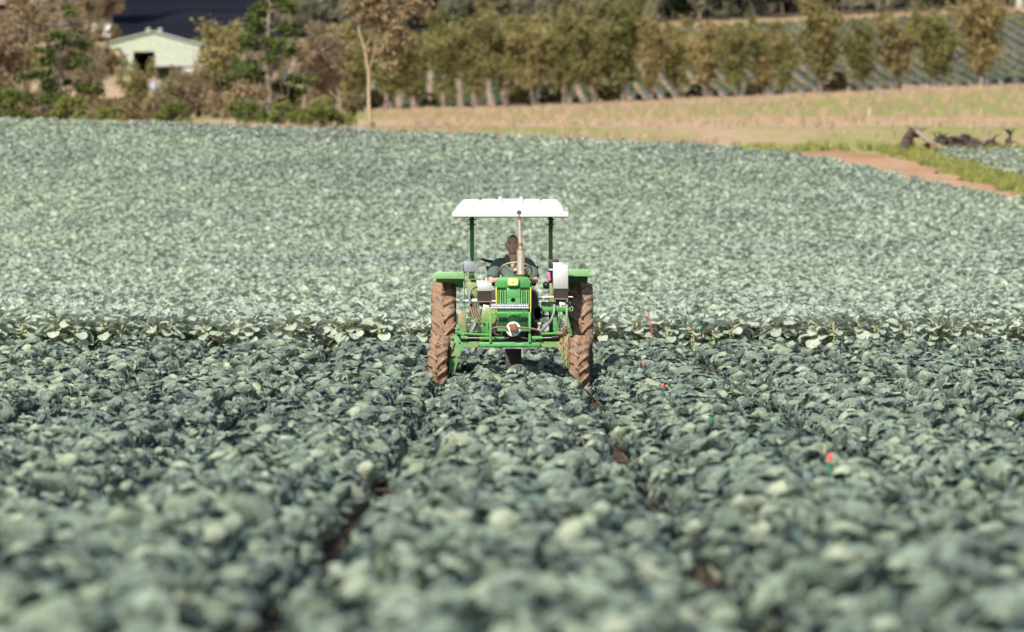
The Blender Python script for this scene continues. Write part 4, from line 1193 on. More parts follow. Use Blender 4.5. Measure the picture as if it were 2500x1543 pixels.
# pile of dead logs and roots by the small plot
bx, by = from_px(2335, 216.2)
M_LOG = paint('dead_wood', (0.060, 0.042, 0.036), .35, .9, scale=4, dirtcol=(0.045, .03, .028), var=.35, bumps=.6)
M_LOGPALE = paint('bleached_wood', (0.27, 0.21, 0.17), .2, .9, scale=5, dirtcol=(0.3, .2, .15))
def log_(label, pts, r, mat=M_LOG, stubs=3, seed=0):
    r_ = random.Random(seed)
    z = gz(bx + pts[0][0], by)
    t = thing('dead_log', label, 'log', (bx, by, z), 0, 'dead wood pile beyond the track'); t.scale = (1.15, 1.15, 1.3)
    b = B(); b.tube(pts, r, 8, 4); b.jitter(.018, seed); b.build('log', mat, t, angle=80)
    for k in range(stubs):
        i = r_.randrange(len(pts)); p = Vector(pts[i]); q = p + Vector((r_.uniform(-.35, .35), r_.uniform(-.3, .1), r_.uniform(.06, .24)))
        b = B(); b.tube([p, (p + q) / 2 + Vector((r_.uniform(-.06, .06), 0, .03)), q], [.045, .012], 6, 3); b.build('branch_stub', mat, t, angle=80)
log_('thick dark upturned root ball at the left end of the log pile', [(-1.75, 0, .0), (-1.62, -.05, .33), (-1.42, 0, .58), (-1.22, .05, .52)], [.20, .13], stubs=12, seed=1)
log_('smooth pale-edged branch leaning off the root ball', [(-1.35, -.25, .62), (-1.05, -.3, .38), (-.6, -.3, .16), (-.2, -.3, .02)], [.07, .05], M_LOGPALE, 1, 2)
log_('dark branch arching in the middle of the log pile', [(-1.0, .1, .15), (-.6, 0, .34), (-.2, 0, .22), (0, 0, .02)], [.10, .06], stubs=9, seed=3)
log_('gnarled log lying behind the pale branch', [(-.5, .2, .1), (0, .1, .24), (.5, .2, .34), (.95, .1, .14)], [.13, .09], stubs=14, seed=4)
log_('low dark log in front of the gnarled log', [(-.2, -.2, .05), (.4, -.2, .14), (1.0, -.2, .12), (1.35, -.1, .06)], [.11, .08], stubs=12, seed=5)
log_('twisted dark branch lying along the back of the log pile', [(-.3, .45, .08), (.2, .5, .3), (.7, .45, .22), (1.2, .5, .32), (1.55, .45, .05)], [.09, .05], stubs=12, seed=11)
log_('thin tangled root arching over the middle logs', [(-.7, -.1, .05), (-.35, -.15, .36), (.15, -.1, .40), (.45, -.1, .1)], [.05, .03], stubs=8, seed=12)
log_('bleached forked branch sticking up from the log pile', [(.75, 0, .1), (.95, 0, .32), (1.08, .05, .58)], [.05, .02], M_LOGPALE, 2, 6)
log_('short upright dead stump at the right end of the log pile', [(1.62, 0, 0), (1.7, 0, .22), (1.78, 0, .5)], [.17, .04], stubs=9, seed=7)
x, y = from_px(2281, 215.8)
t = thing('red_can', 'red fuel can at the foot of the root ball', 'can', (x, y, gz(x, y)))
M_RED = paint('red_plastic', (0.55, 0.08, 0.07), .05, .4)
b = B(); b.box((0, 0, .15), (.16, .24, .30), (0, 0, .3), .03); b.build('body', M_RED, t)
b = B(); b.tube([(-.05, -.08, .30), (-.03, 0, .37), (.03, .08, .30)], .015, 6, 3); b.build('handle', M_RED, t)
b = B(); b.cyl((.03, -.06, .29), (.07, -.1, .38), .02, .015, 8); b.build('spout', M_BLACK, t)

# ------------------------------------------------------------------ sprinklers among the cabbages
M_GSPR = paint('green_plastic', (0.012, 0.10, 0.06), .05, .4)
def sprinkler(label, px, d, h, cap=True):
    x, y = from_px(px, d)
    z = float(bed_z(x, y)) + .05
    t = thing('sprinkler', label, 'sprinkler', (x, y, z), rng.uniform(0, 3), 'sprinklers among the crops')
    b = B(); b.cyl((0, 0, -.05), (0, 0, h - .11), .016, .013, 8); b.build('riser', M_BLACK, t)
    b = B(); b.lathe([(0, -.12), (.022, -.12), (.026, -.09), (.018, -.075), (.018, -.04), (0, -.04)], 10, (0, 0, h)); b.build('body', M_GSPR, t)
    b = B(); b.box((0, 0, h - .05), (.10, .014, .012), (0, .15, 0), .003); b.cyl((.045, 0, h - .06), (.045, 0, h - .02), .008, .008, 6); b.build('arm', M_BLACK, t)
    if cap:
        b = B(); b.lathe([(0, -.03), (.017, -.03), (.020, -.012), (.016, .008), (.009, .016), (0, .017)], 12, (0, 0, h)); b.build('cap', M_RED, t)
sprinkler('red-capped sprinkler nearest the right front tyre', 1571, 68.0, .33)
sprinkler('red-capped sprinkler just below the one by the tyre', 1618, 57.5, .33)
sprinkler('blurred red-capped sprinkler standing in the right foreground', 2026, 34.5, .34)
sprinkler('capless dark sprinkler between the red-capped ones', 1737, 47.0, .36, False)
sprinkler('small green sprinkler at the near edge of the sprout field', 1713, 85.0, .52, False)
# russet dock stalk by the sprouts
x, y = from_px(1596, 84.6)
t = thing('dock_stalk', 'dry rust-red dock stalk rising at the sprout field edge', 'weed', (x, y, gz(x, y)))
M_DOCK = paint('rust_red_seed', (0.45, 0.13, 0.07), .2, .9, scale=20)
b = B(); b.tube([(0, 0, 0), (-.02, 0, .3), (-.06, 0, .62), (-.10, 0, .78)], [.006, .003], 5, 4); b.build('stalk', M_DOCK, t)
r_ = random.Random(4); b = B()
for k in range(40):
    q = .25 + .75 * k / 40; b.ball((-.10 * q * q + r_.gauss(0, .012), r_.gauss(0, .012), .78 * q), (.009, .009, .012), u=5, v=4)
b.build('seed_heads', M_DOCK, t)

# ------------------------------------------------------------------ the tractor (front axle at y = 0, facing the camera along -y)
def P(cx, cy, Y):
    """measured from the photograph's tractor detail: world x, y, z of that bearing at depth Y"""
    s = (CAM_D + Y) / FPX
    return ((cx / 3.024 - 230) * s, Y, CAM_Z + (311.5 - cy / 3.024) * s)
def PX(cx, Y): return P(cx, 0, Y)[0]
def PZ(cy, Y): return P(0, cy, Y)[2]
TR = thing('tractor', 'green high-clearance tractor with white canopy and mud-caked tyres', 'tractor', (0, 0, 0))

def rrect(x0, x1, z0, z1, r, n=4, corners=(1, 1, 1, 1)):
    """rounded rectangle polygon, corners order: bottom-left, bottom-right, top-right, top-left"""
    out = []
    for (cx_, cz_, a0, k) in ((x0, z0, PI, 0), (x1, z0, 1.5 * PI, 1), (x1, z1, 0, 2), (x0, z1, .5 * PI, 3)):
        rr = r * corners[k]
        ox = cx_ + (rr if k in (0, 3) else -rr); oz = cz_ + (rr if k in (0, 1) else -rr)
        for i in range(n + 1):
            a = a0 + i / n * PI / 2
            out.append((ox + rr * math.cos(a), oz + rr * math.sin(a)))
            if rr == 0: break
    return out

# --- wheels
def lug_mesh(Ro, w, side, seed, rise=.032, sweep=.16, thick=.042):
    r_ = random.Random(seed); V = []; n = 5
    for i in range(n):
        q = i / (n - 1); x = side * (.02 * w + q * .49 * w); yc = sweep * (q ** .85); th = thick * (1 + .25 * q)
        drop = .035 * w / .3 * max(0, q - .55) ** 1.5 * 3
        for (dy, h) in ((-th / 2 * 1.25, -.03), (-th / 2 * .8, rise), (th / 2 * .8, rise), (th / 2 * 1.25, -.03)):
            rad = Ro + h - drop + r_.gauss(0, .007); a = (yc + dy + r_.gauss(0, .008)) / Ro
            V.append((x + r_.gauss(0, .003), math.sin(a) * rad, math.cos(a) * rad))
    F = []
    for i in range(n - 1):
        for j in range(3): a = i * 4 + j; F.append((a, a + 1, a + 5, a + 4))
    F.append((0, 1, 2, 3)); F.append((4 * n - 4, 4 * n - 3, 4 * n - 2, 4 * n - 1))
    return raw_mesh('tread_lug', np.array(V), np.array(F), [M_MUDLUG], smooth=False)

def wheel(name, loc, Ro, w, Ri, nl, rz, label=None):
    b = B()
    prof = [(Ri, -w * .34), (Ri + .02, -w * .40), (Ri + (Ro - Ri) * .45, -w * .50), (Ro - .07, -w * .49), (Ro - .025, -w * .44), (Ro - .005, -w * .25), (Ro, 0),
            (Ro - .005, w * .25), (Ro - .025, w * .44), (Ro - .07, w * .49), (Ri + (Ro - Ri) * .45, w * .50), (Ri + .02, w * .40), (Ri, w * .34)]
    b.lathe(prof, 84, (0, 0, 0), (0, PI / 2, 0)); b.jitter(.0065, int(Ro * 100))
    me = b.mesh('wheel', [M_MUDTYRE, M_SIDEWALL], 60)
    for pl in me.polygons:
        c = pl.center
        if math.hypot(c.y, c.z) < Ro - .06: pl.material_index = 1
    o = add(name, me, TR, loc, (rng.uniform(0, .3), 0, rz))
    if label: o['label'] = label
    b = B(); b.lathe([(0, -.03), (Ri * .35, -.03), (Ri * .55, .02), (Ri * .9, .02), (Ri + .015, -w * .30), (Ri + .015, -w * .36), (Ri - .02, -w * .36), (Ri - .02, w * .36), (Ri + .015, w * .36), (Ri + .015, w * .3)], 28, (0, 0, 0), (0, PI / 2, 0)); b.build('rim', M_RIM, o)
    b = B(); b.cyl((-w * .32, 0, 0), (w * .32, 0, 0), Ri * .3, Ri * .3, 14)
    for k in range(8): a = k * PI / 4; b.cyl((-.05, math.cos(a) * Ri * .45, math.sin(a) * Ri * .45), (.05, math.cos(a) * Ri * .45, math.sin(a) * Ri * .45), .018, .018, 6)
    b.build('hub', M_DARK, o)
    sw = .16 if Ro > .5 else .115
    for side in (-1, 1):
        mes = [lug_mesh(Ro, w, side, 70 + k + side, .034 if Ro > .5 else .026, sw, .05 if Ro > .5 else .038) for k in range(6)]
        for k in range(nl):
            l = add('tread_lug', mes[k % 6], o)
            l.rotation_euler = (-2 * PI * (k + (.5 if side > 0 else 0)) / nl, 0, 0)
    return o
RW, FW = .70, .375
wheel('rear_wheel', (-.858, 2.05, .735), RW - .03, .30, .36, 21, 0, 'tall mud-caked rear wheel at image left')
wheel('rear_wheel', (.858, 2.05, .735), RW - .03, .30, .36, 21, 0, 'tall mud-caked rear wheel at image right, half in shadow')
ST = R(-6)
wheel('front_wheel', (-.875, 0, .405), FW - .022, .235, .20, 17, ST, 'small mud-caked front wheel at image left')
wheel('front_wheel', (.845, 0, .405), FW - .022, .235, .20, 17, ST, 'small mud-caked front wheel at image right')

# --- front axle: arched beam with splayed legs
Y0 = -.02
def P2(cx, cy, Y=Y0): a = P(cx, cy, Y); return (a[0], a[2])
b = B()
arch = [P2(318, 1135), P2(1042, 1135), P2(1062, 1080), P2(1100, 1075), P2(1122, 1120), P2(1118, 1330), P2(1098, 1330), P2(1046, 1195), P2(1032, 1176), P2(1012, 1168),
        P2(352, 1168), P2(332, 1176), P2(320, 1195), P2(276, 1362), P2(228, 1362), P2(240, 1120), P2(262, 1080), P2(300, 1085)]
b.prism(arch, -.07, .07, .006)
ax = b.build('axle_frame', M_GREEN_M, TR)
b = B()
for (cx_, cy_) in ((270, 1140), (306, 1135), (262, 1240), (295, 1240), (448, 1158), (908, 1160), (1052, 1138), (1085, 1150), (1075, 1245), (1100, 1240)):
    x, _, z = P(cx_, cy_, -.09); b.cyl((x, -.088, z), (x, -.066, z), .011, .011, 6)
b.build('bolts', M_RUST, ax)
b = B(); b.box((PX(680, -.11), -.095, PZ(1152, -.11)), (.74, .05, .052), (0, 0, 0), .006); b.build('beam_cover', M_GREEN, TR)
# worn stencil on the beam
b = B()
for k, (dx, h) in enumerate(((0, .022), (.017, .017), (.034, .022), (.051, .019))):
    x = PX(735, -.12) + dx; z = PZ(1147, -.12)
    b.box((x, -.1215, z), (.004, .0015, h), (0, R(18 if k % 2 else -12), 0)); b.box((x + .004, -.1215, z + h * .35 * (-1) ** k), (.010, .0015, .004), (0, R(10), 0))
b.build('worn_marking', M_FLANGE, TR)
# dry stalks caught on the right leg
r_ = random.Random(9); b = B()
for k in range(28):
    x, y, z = P(1100 + r_.gauss(0, 11), 1070 + r_.uniform(0, 40), -.10); l = r_.uniform(.12, .36)
    b.tube([(x, y, z), (x + r_.gauss(0, .02), y - r_.uniform(0, .03), z - l * .5), (x + r_.gauss(-.01, .03), y - r_.uniform(0, .02), z - l)], .0035, 3, 3)
b.build('caught_straw', M_STRAW, TR)
r_ = random.Random(10); b = B()
for k in range(16):
    x, y, z = P(1090 + r_.gauss(0, 16), 1010 + r_.uniform(0, 190), -.09); b.ball((x, y, z), (r_.uniform(.012, .03), .02, r_.uniform(.012, .03)), u=7, v=5)
for k in range(10):
    x, y, z = P(255 + r_.gauss(0, 10), 1100 + r_.uniform(0, 160), -.09); b.ball((x, y, z), (r_.uniform(.01, .022), .015, r_.uniform(.012, .03)), u=7, v=5)
b.jitter(.004, 3); b.build('mud_clods', M_MUDLUG, TR)
# stub axles and king pins
for sx in (-1, 1):
    b = B(); b.cyl((sx * .62, .0, .40), (sx * .80, 0, .40), .05, .05, 12); b.build('stub_axle', M_DARK, TR)
    b = B(); c = P(292 if sx < 0 else 1082, 1050, -.03); b.cyl((c[0], -.03, c[2] - .10), (c[0], -.03, c[2] + .02), .028, .028, 10); b.cyl((c[0], -.03, c[2] + .02), (c[0], -.03, c[2] + .04), .04, .03, 8); b.build('king_pin', M_GREEN_M, TR)
# tie rods, steering cylinder
for a_, c_, r, m_, nm in (((300, 1070), (525, 1082), .017, M_GREEN_D, 'tie_rod'), ((905, 1075), (1062, 1070), .017, M_GREEN_D, 'tie_rod'), ((360, 1104), (462, 1104), .011, M_CHROME, 'piston_rod'), ((455, 1108), (640, 1108), .022, M_GREEN_D, 'steering_cylinder'),
                          ((842, 1104), (918, 1104), .026, M_GREEN_M, 'steering_cylinder'), ((915, 1104), (985, 1102), .010, M_CHROME, 'piston_rod'), ((985, 1102), (1040, 1096), .018, M_DARK, 'ball_joint'), ((318, 1100), (368, 1104), .024, M_GREEN_M, 'ball_joint'),
                          ((1030, 1070), (1090, 1070), .026, M_MUDLUG, 'steering_arm'), ((285, 1055), (340, 1085), .022, M_GREEN_M, 'steering_arm')):
    b = B(); b.cyl(P(*a_, -.10), P(*c_, -.10), r, r, 12); b.build(nm, m_, TR)
# --- guard frame in front of the lower grille
YG = -.13
b = B()
for cx_ in (536, 826): b.box((PX(cx_, YG), YG, (PZ(912, YG) + PZ(1138, YG)) / 2), (.030, .03, PZ(912, YG) - PZ(1138, YG)), (0, 0, 0), .004)
b.box((PX(681, YG), YG, PZ(921, YG)), (PX(835, YG) - PX(527, YG) - .06, .028, .030), (0, 0, 0), .004)
b.build('guard_frame', M_GREEN, TR)
b = B(); 
for cx_ in (575, 782): b.cyl(P(cx_, 930, YG - .02), P(cx_, 890, YG - .02), .006, .006, 6)
b.build('lamp_bracket', M_RUST, TR)
# --- LED light bar
YL = -.16; xc, zc = PX(680, YL), PZ(873, YL); wl, hl = PX(820, YL) - PX(540, YL), PZ(853, YL) - PZ(892, YL)
b = B(); b.box((xc, YL + .02, zc), (wl, .05, hl), (0, 0, 0), .006); lb = b.build('light_bar', M_GREYBOX, TR)
b = B()
for i in range(22):
    for j in (-1, 1):
        b.ball((xc - wl / 2 + wl * (i + .5) / 22, YL - .006, zc + j * hl * .2), (wl / 56, .003, hl * .15), u=8, v=6)
b.build('lenses', M_LENS, lb)
b = B()
for i in range(20): b.box((xc - wl / 2 + wl * (i + .5) / 20, YL + .02, zc + hl / 2 + .006), (.007, .04, .012))
b.build('cooling_fins', M_GREYBOX, lb)
# --- hood and grille
YH = .10
x0, x1 = PX(580, YH), PX(832, YH); zt, zm, zb = PZ(655, YH), PZ(735, YH), PZ(858, YH)
xm = (x0 + x1) / 2
b = B(); b.prism(rrect(x0, x1, zm, zt, .055, 6, (0, 0, 1, 1)), YH, 1.48, .012)
for v_ in b.bm.verts:                                        # slightly crowned top and nose, rising gently to the cowl
    q = 1 - ((v_.co.x - xm) / (x1 - xm)) ** 2
    if v_.co.z > zm + .05: v_.co.z += .012 * q
    if v_.co.y < YH + .02: v_.co.y -= .03 * q
hood = b.build('hood', M_GREEN, TR, angle=50)
b = B()
for sx in (-1, 1): b.box((xm + sx * ((x1 - x0) / 2 - .012), .80, zm - .13), (.018, 1.30, .26), (0, 0, 0), .005)
b.build('side_panel', M_GREEN_D, TR)
for sx in (-1, 1):
    b = B(); b.box((xm + sx * ((x1 - x0) / 2 + .0015), YH + .05, (zm + zb) / 2 - .05), (.012, .10, zm - zb + .12), (0, 0, 0), .003); b.build('yellow_stripe', M_YELLOW, TR)
# badge
bw = PX(740, YH) - PX(665, YH); bzc = PZ(692, YH); bxc = PX(703, YH); bh = PZ(665, YH) - PZ(718, YH)
b = B(); b.prism(rrect(bxc - bw / 2 - .010, bxc + bw / 2 + .010, bzc - bh / 2 - .010, bzc + bh / 2 + .010, .030), YH - .050, YH + .01, .006); b.build('badge_rim', M_GREEN, hood)
b = B(); b.prism(rrect(bxc - bw / 2, bxc + bw / 2, bzc - bh / 2, bzc + bh / 2, .026), YH - .058, YH - .045, .003); bd = b.build('badge', paint('badge_cream', (0.78, 0.64, 0.26), .08, .4, scale=12, dirtcol=(.5, .36, .16)), hood)
em = [(-.024, -.010), (-.016, .002), (-.006, .004), (.006, .008), (.014, .014), (.016, .022), (.020, .014), (.026, .010), (.020, .007), (.016, .002), (.024, -.004), (.014, -.002), (.004, -.002), (-.006, -.004), (-.012, -.012), (-.014, -.004)]
b = B(); b.prism([(bxc + x * .8, bzc + z * .8) for x, z in em], YH - .061, YH - .059); b.build('emblem', M_POST, hood)
b = B()
for dz in (-.036, .036): b.cyl((bxc, YH - .0625, bzc + dz), (bxc, YH - .0585, bzc + dz), .0045, .0045, 8)
b.build('badge_screws', M_DARK, hood)
# upper grille: middle panel with crank hole, ribs at both sides
g = B(); g.box((xm, YH + .045, (zm + zb) / 2), (x1 - x0 - .02, .02, zm - zb)); grille = g.build('grille', M_GREEN_D, TR)
b = B(); pw = PX(755, YH) - PX(655, YH)
hole = P(704, 825, YH); hr = .030
ring = [(hole[0] + hr * math.cos(a), hole[2] + hr * math.sin(a)) for a in np.linspace(0, 2 * PI, 20, endpoint=False)]
b.box((xm, YH + .010, (zm + hole[2] + hr) / 2), (pw, .03, zm - hole[2] - hr), (0, 0, 0), .003)
b.box((xm, YH + .010, (zb + hole[2] - hr) / 2), (pw, .03, hole[2] - hr - zb), (0, 0, 0), .003)
for sx in (-1, 1):
    xe = xm + sx * pw / 2; xi = hole[0] + sx * hr
    b.box(((xe + xi) / 2, YH + .0102, hole[2]), (abs(xe - xi), .03, 2 * hr - .001))
for k in range(20):                                              # corner fillets round the hole
    a0, a1 = k * PI / 10, (k + 1) * PI / 10; mx_ = max(abs(math.cos((a0 + a1) / 2)), abs(math.sin((a0 + a1) / 2)))
    pin = [(hole[0] + hr * .93 * math.cos(a), hole[2] + hr * .93 * math.sin(a)) for a in (a0, a1)]; pout = [(hole[0] + hr * math.cos(a) / mx_, hole[2] + hr * math.sin(a) / mx_) for a in (a1, a0)]
    b.prism(pin + pout, YH - .004, YH + .02)
b.build('grille_panel', M_GREEN, grille)
b = B(); b.cyl((hole[0], YH + .024, hole[2]), (hole[0], YH + .034, hole[2]), hr * 1.1, hr * 1.1, 20); b.build('crank_hole_shade', M_SHADOWHOLE, grille)  # near-black disc painted as the shade down the hole
for sx in (-1, 1):
    for k in range(4):
        xx = xm + sx * (pw / 2 + .018 + k * .029)
        b = B(); b.prism([(xx - .011, YH + .035), (xx - .006, YH + .004), (xx + .006, YH + .004), (xx + .011, YH + .035)], 0, 1)
        for v_ in b.bm.verts: v_.co = Vector((v_.co.x, v_.co.z, zb + .005 + (zm - zb - .03) * v_.co.y))
        b.build('grille_rib', M_GREEN if k % 2 else M_FENDER, grille)
# lower grille behind the guard
YB = .02; xl0, xl1 = PX(585, YB), PX(818, YB); zl0, zl1 = PZ(1055, YB), PZ(900, YB)
b = B(); b.box(((xl0 + xl1) / 2, YB + .06, (zl0 + PZ(985, YB)) / 2), (xl1 - xl0, .10, PZ(985, YB) - zl0), (0, 0, 0), .006); lower = b.build('radiator_panel', M_GREEN, TR)
b = B(); b.box(((xl0 + xl1) / 2, YB + .10, (zl1 + PZ(985, YB)) / 2 + .002), (xl1 - xl0 - .006, .05, zl1 - PZ(985, YB))); b.build('lower_grille', M_POST, lower)
b = B(); b.cyl((xm, YB + .09, PZ(985, YB) + .002), (xm, YB + .09, zl1 - .02), .085, .085, 20); b.build('grille_boss', M_GREEN, lower)
for sx in (-1, 1):
    for k in range(5):
        b = B(); xx = xm + sx * (.092 + k * .020); b.box((xx, YB + .06, (PZ(985, YB) + PZ(940, YB)) / 2), (.008, .04, PZ(940, YB) - PZ(985, YB)), (R(12), 0, 0), .002); b.build('grille_fin', M_GREEN, lower)
# pump on the nose
pc = P(705, 1038, -.16)
b = B(); b.lathe([(0, -.02), (.075, -.02), (.090, -.016), (.091, .012), (0, .013)], 28, (pc[0], -.16, pc[2]), (R(90), 0, 0)); pump = b.build('pump_flange', M_FLANGE, TR)
b = B()
for k in range(6): a = k * PI / 3 + .3; b.cyl((pc[0] + .07 * math.cos(a), -.172, pc[2] + .07 * math.sin(a)), (pc[0] + .07 * math.cos(a), -.190, pc[2] + .07 * math.sin(a)), .008, .008, 6)
b.build('flange_bolts', M_DARK, pump)
b = B(); b.box((pc[0], -.23, pc[2] + .018), (.080, .10, .090), (0, 0, 0), .008); b.jitter(.002, 4); b.build('pump_body', M_RUST, pump)
b = B(); b.cyl((pc[0], -.16, pc[2]), (pc[0], .05, pc[2]), .05, .05, 14); b.build('pump_shaft', M_DARK, pump)
def hose(nm, pts, r, m_, y=None):
    b = B(); b.tube([P(*p) for p in pts], r, 8, 6); b.build(nm, m_, TR, angle=70)
hose('pump_hose', [(660, 1028, -.2), (620, 1024, -.2), (575, 1026, -.18), (552, 1040, -.14), (575, 1075, -.10), (615, 1080, -.08)], .012, M_TANHOSE)
hose('pump_hose', [(752, 1026, -.2), (810, 1032, -.2), (870, 1042, -.18), (898, 1060, -.14), (900, 1085, -.1)], .013, M_TANHOSE)
hose('pump_hose', [(560, 1100, -.12), (600, 1112, -.13), (650, 1108, -.13), (680, 1095, -.12)], .010, M_DARK)
hose('pump_hose', [(750, 1100, -.12), (800, 1108, -.13), (850, 1125, -.13), (880, 1110, -.11), (870, 1080, -.08)], .009, M_DARK)
# chassis behind
b = B(); b.box((xm, .92, .80), (.30, 1.3, .26), (0, 0, 0), .02); b.build('engine_block', M_DARK, TR)
b = B(); b.box((xm, 1.95, .86), (.42, .8, .46), (0, 0, 0), .04); b.build('gearbox', M_DARK, TR)
b = B(); b.cyl((-.78, 2.05, .735), (.78, 2.05, .735), .085, .085, 16); b.build('rear_axle', M_GREEN_D, TR)
b = B(); b.box((PX(705, 1.6), 1.6, .40), (.20, .16, .42), (0, 0, 0), .01); b.build('drop_bracket', M_DARK, TR)  # coloured near-black to hold the shadow below the beam
b = B(); r_ = random.Random(3)
for k in range(26):
    x = xm + r_.choice((-1, 1)) * r_.uniform(.16, .30); y = r_.uniform(.35, 1.4); z = r_.uniform(.72, 1.06)
    b.box((x, y, z), (r_.uniform(.03, .1), r_.uniform(.05, .2), r_.uniform(.03, .12)), (r_.uniform(-.3, .3), 0, r_.uniform(-.3, .3)), .006)
b.build('engine_fittings', M_DARK, TR)
for k in range(7):
    hose('engine_hose', [(392 + 7 * k, 770 + 10 * k, 1.0), (385 + 9 * k, 850, .95), (400 + 8 * k, 920, .9), (430 + 12 * k, 1000, .7 - .03 * k)], .011, (M_TANHOSE, M_DARK)[k % 2])
hose('engine_hose', [(435, 720, .95), (395, 745, .92), (380, 800, .9), (388, 850, .9)], .018, M_GREYBOX)
# mud-stained plate on the left flank, cowl
b = B(); b.prism([P2(478, 905, .35), P2(540, 870, .35), P2(585, 868, .35), P2(585, 960, .35), P2(560, 1002, .35), P2(520, 985, .35), P2(480, 950, .35)], .33, .36, .004); b.build('side_plate', M_OLIVE, TR)
b = B(); b.box((xm, 1.54, 1.28), (.46, .16, .36), (0, 0, 0), .03); b.build('dash_cowl', M_GREEN_D, TR)
b = B(); b.box((xm, 1.95, 1.02), (1.05, .75, .03), (0, 0, 0), .005); b.build('floor_plate', M_DARK, TR)
# right flank ironmongery
b = B(); r_ = random.Random(6)
for k in range(12):
    c = P(865 + r_.uniform(-18, 40), 880 + r_.uniform(-10, 90), .6); b.box(c, (r_.uniform(.03, .09), .1, r_.uniform(.03, .09)), (0, r_.uniform(-.5, .5), 0), .006)
b.build('linkage', M_DARK, TR)
# --- exhaust and breather
ye = .95
b = B(); b.cyl(P(760, 662, ye), P(760, 640, ye), .036, .036, 14); b.cyl(P(760, 641, ye), P(760, 634, ye), .052, .052, 16); b.cyl(P(760, 452, ye), P(760, 446, ye), .053, .053, 16); b.build('exhaust_collar', M_RUST, TR)
b = B(); b.cyl(P(761, 635, ye), P(760, 452, ye), .049, .049, 20); ex = b.build('muffler', M_EXH, TR)
b = B(); b.cyl(P(759, 446, ye), P(757, 400, ye), .027, .026, 14); b.cyl(P(757, 400, ye), P(749, 226, ye), .025, .021, 14); b.build('exhaust_pipe', M_EXH, TR)
b = B(); b.cyl(P(757.5, 425, ye), P(757, 402, ye), .0285, .0285, 14); b.cyl(P(749, 230, ye), P(749, 214, ye), .026, .026, 14); b.build('exhaust_clamp', M_RUST, TR)
b = B(); c = P(748, 178, ye); b.lathe([(0, -.004), (.026, -.004), (.029, 0), (.026, .004), (0, .005)], 18, c, (R(78), 0, 0)); b.cyl(P(748, 196, ye), P(749, 216, ye), .006, .006, 6); b.build('rain_cap', M_DARK, TR)
b = B(); b.cyl(P(806, 690, 1.1), P(806, 640, 1.1), .036, .036, 14); b.build('breather_pipe', M_DARK, TR)
c = P(808, 626, 1.1); b = B(); b.lathe([(0, -.026), (.044, -.026), (.049, -.012), (.047, .010), (.036, .022), (0, .026)], 22, c); b.build('breather_cap', M_OLIVE, TR)
# --- steering wheel
sc_ = P(724, 607, 1.62); b = B(); n = 40
ring = [Vector((math.cos(2 * PI * k / n) * .198, math.sin(2 * PI * k / n) * .198, 0)) for k in range(n + 1)]
b.tube(ring, .0115, 8, 1)
sw = b.build('steering_wheel', M_WHEELRIM, TR, sc_, (R(-31), 0, 0), angle=70)
b = B(); b.cyl((0, 0, -.03), (0, 0, .02), .035, .03, 14)
for k in range(3):
    a = R(-30 + 120 * k); b.cyl((0, 0, -.01), (math.cos(a) * .19, math.sin(a) * .19, 0), .008, .008, 8)
b.build('spokes', M_WHEELRIM, sw)
b = B(); b.cyl((sc_[0], sc_[1], sc_[2]), (sc_[0], sc_[1] - .20, sc_[2] - .34), .024, .024, 12); b.build('steering_column', M_DARK, TR)
# --- fenders
def fender(sx, z_top, label):
    x_in, x_out = sx * .60, sx * .955
    b = B(); n = 14; prev = None
    pts = []
    for i in range(n + 1):                                        # tyre-hugging arc seen from the side
        a = R(158 - 150 * i / n); pts.append((2.05 - math.cos(a) * -.80, .735 + math.sin(a) * .80))
    pts = [(2.05 + math.cos(R(92 - 40 * i / n)) * .80, z_top - .815 + math.sin(R(92 - 40 * i / n)) * .80) for i in range(n + 1)]
    rows_ = []
    for (y, z) in pts:
        rows_.append([b.bm.verts.new((x_in + (x_out - x_in) * q, y, z - .03 * (q > .95) - .012 * (q < .05))) for q in (0, .04, .35, .7, .94, 1.0)])
    for i in range(n):
        for j in range(5): b.bm.faces.new((rows_[i][j], rows_[i][j + 1], rows_[i + 1][j + 1], rows_[i + 1][j]))
    bmesh.ops.solidify(b.bm, geom=b.bm.faces[:], thickness=.006)
    f_ = b.build('fender', M_FENDER, TR, angle=50)
    if label: f_['label'] = label
    # flat front lip and top shelf
    b = B(); xa, xb = sorted((x_in, x_out)); b.prism(rrect(xa - .005, xb + .005, z_top - .088, z_top, .03, 4, (.4, .4, 1, 1)), 1.42, 1.45, .004)
    b.box(((xa + xb) / 2, 1.75, z_top - .006), (xb - xa - .02, .62, .012), (0, 0, 0), .003); b.build('fender_lip', M_FENDER, f_)
    b = B(); side = [(1.46, z_top - .02), (1.60, z_top - .01), (2.3, z_top - .02), (2.45, z_top - .2), (2.3, .75), (1.75, .62), (1.52, .72), (1.50, 1.0), (1.46, 1.2)]
    b.prism(side, x_in - sx * .004, x_in + sx * .006, plane='yz'); b.build('fender_side', M_FENDER, f_)
fender(-1, PZ(615, 1.45), 'faded green fender over the rear wheel at image left')
fender(1, PZ(597, 1.45), 'faded green fender over the rear wheel at image right')
b = B(); b.prism([P2(300, 940, 1.35), P2(352, 880, 1.35), P2(362, 1062, 1.35), P2(292, 1062, 1.35)], 1.33, 1.37, .004); b.build('fender_foot', M_GREEN_M, TR)
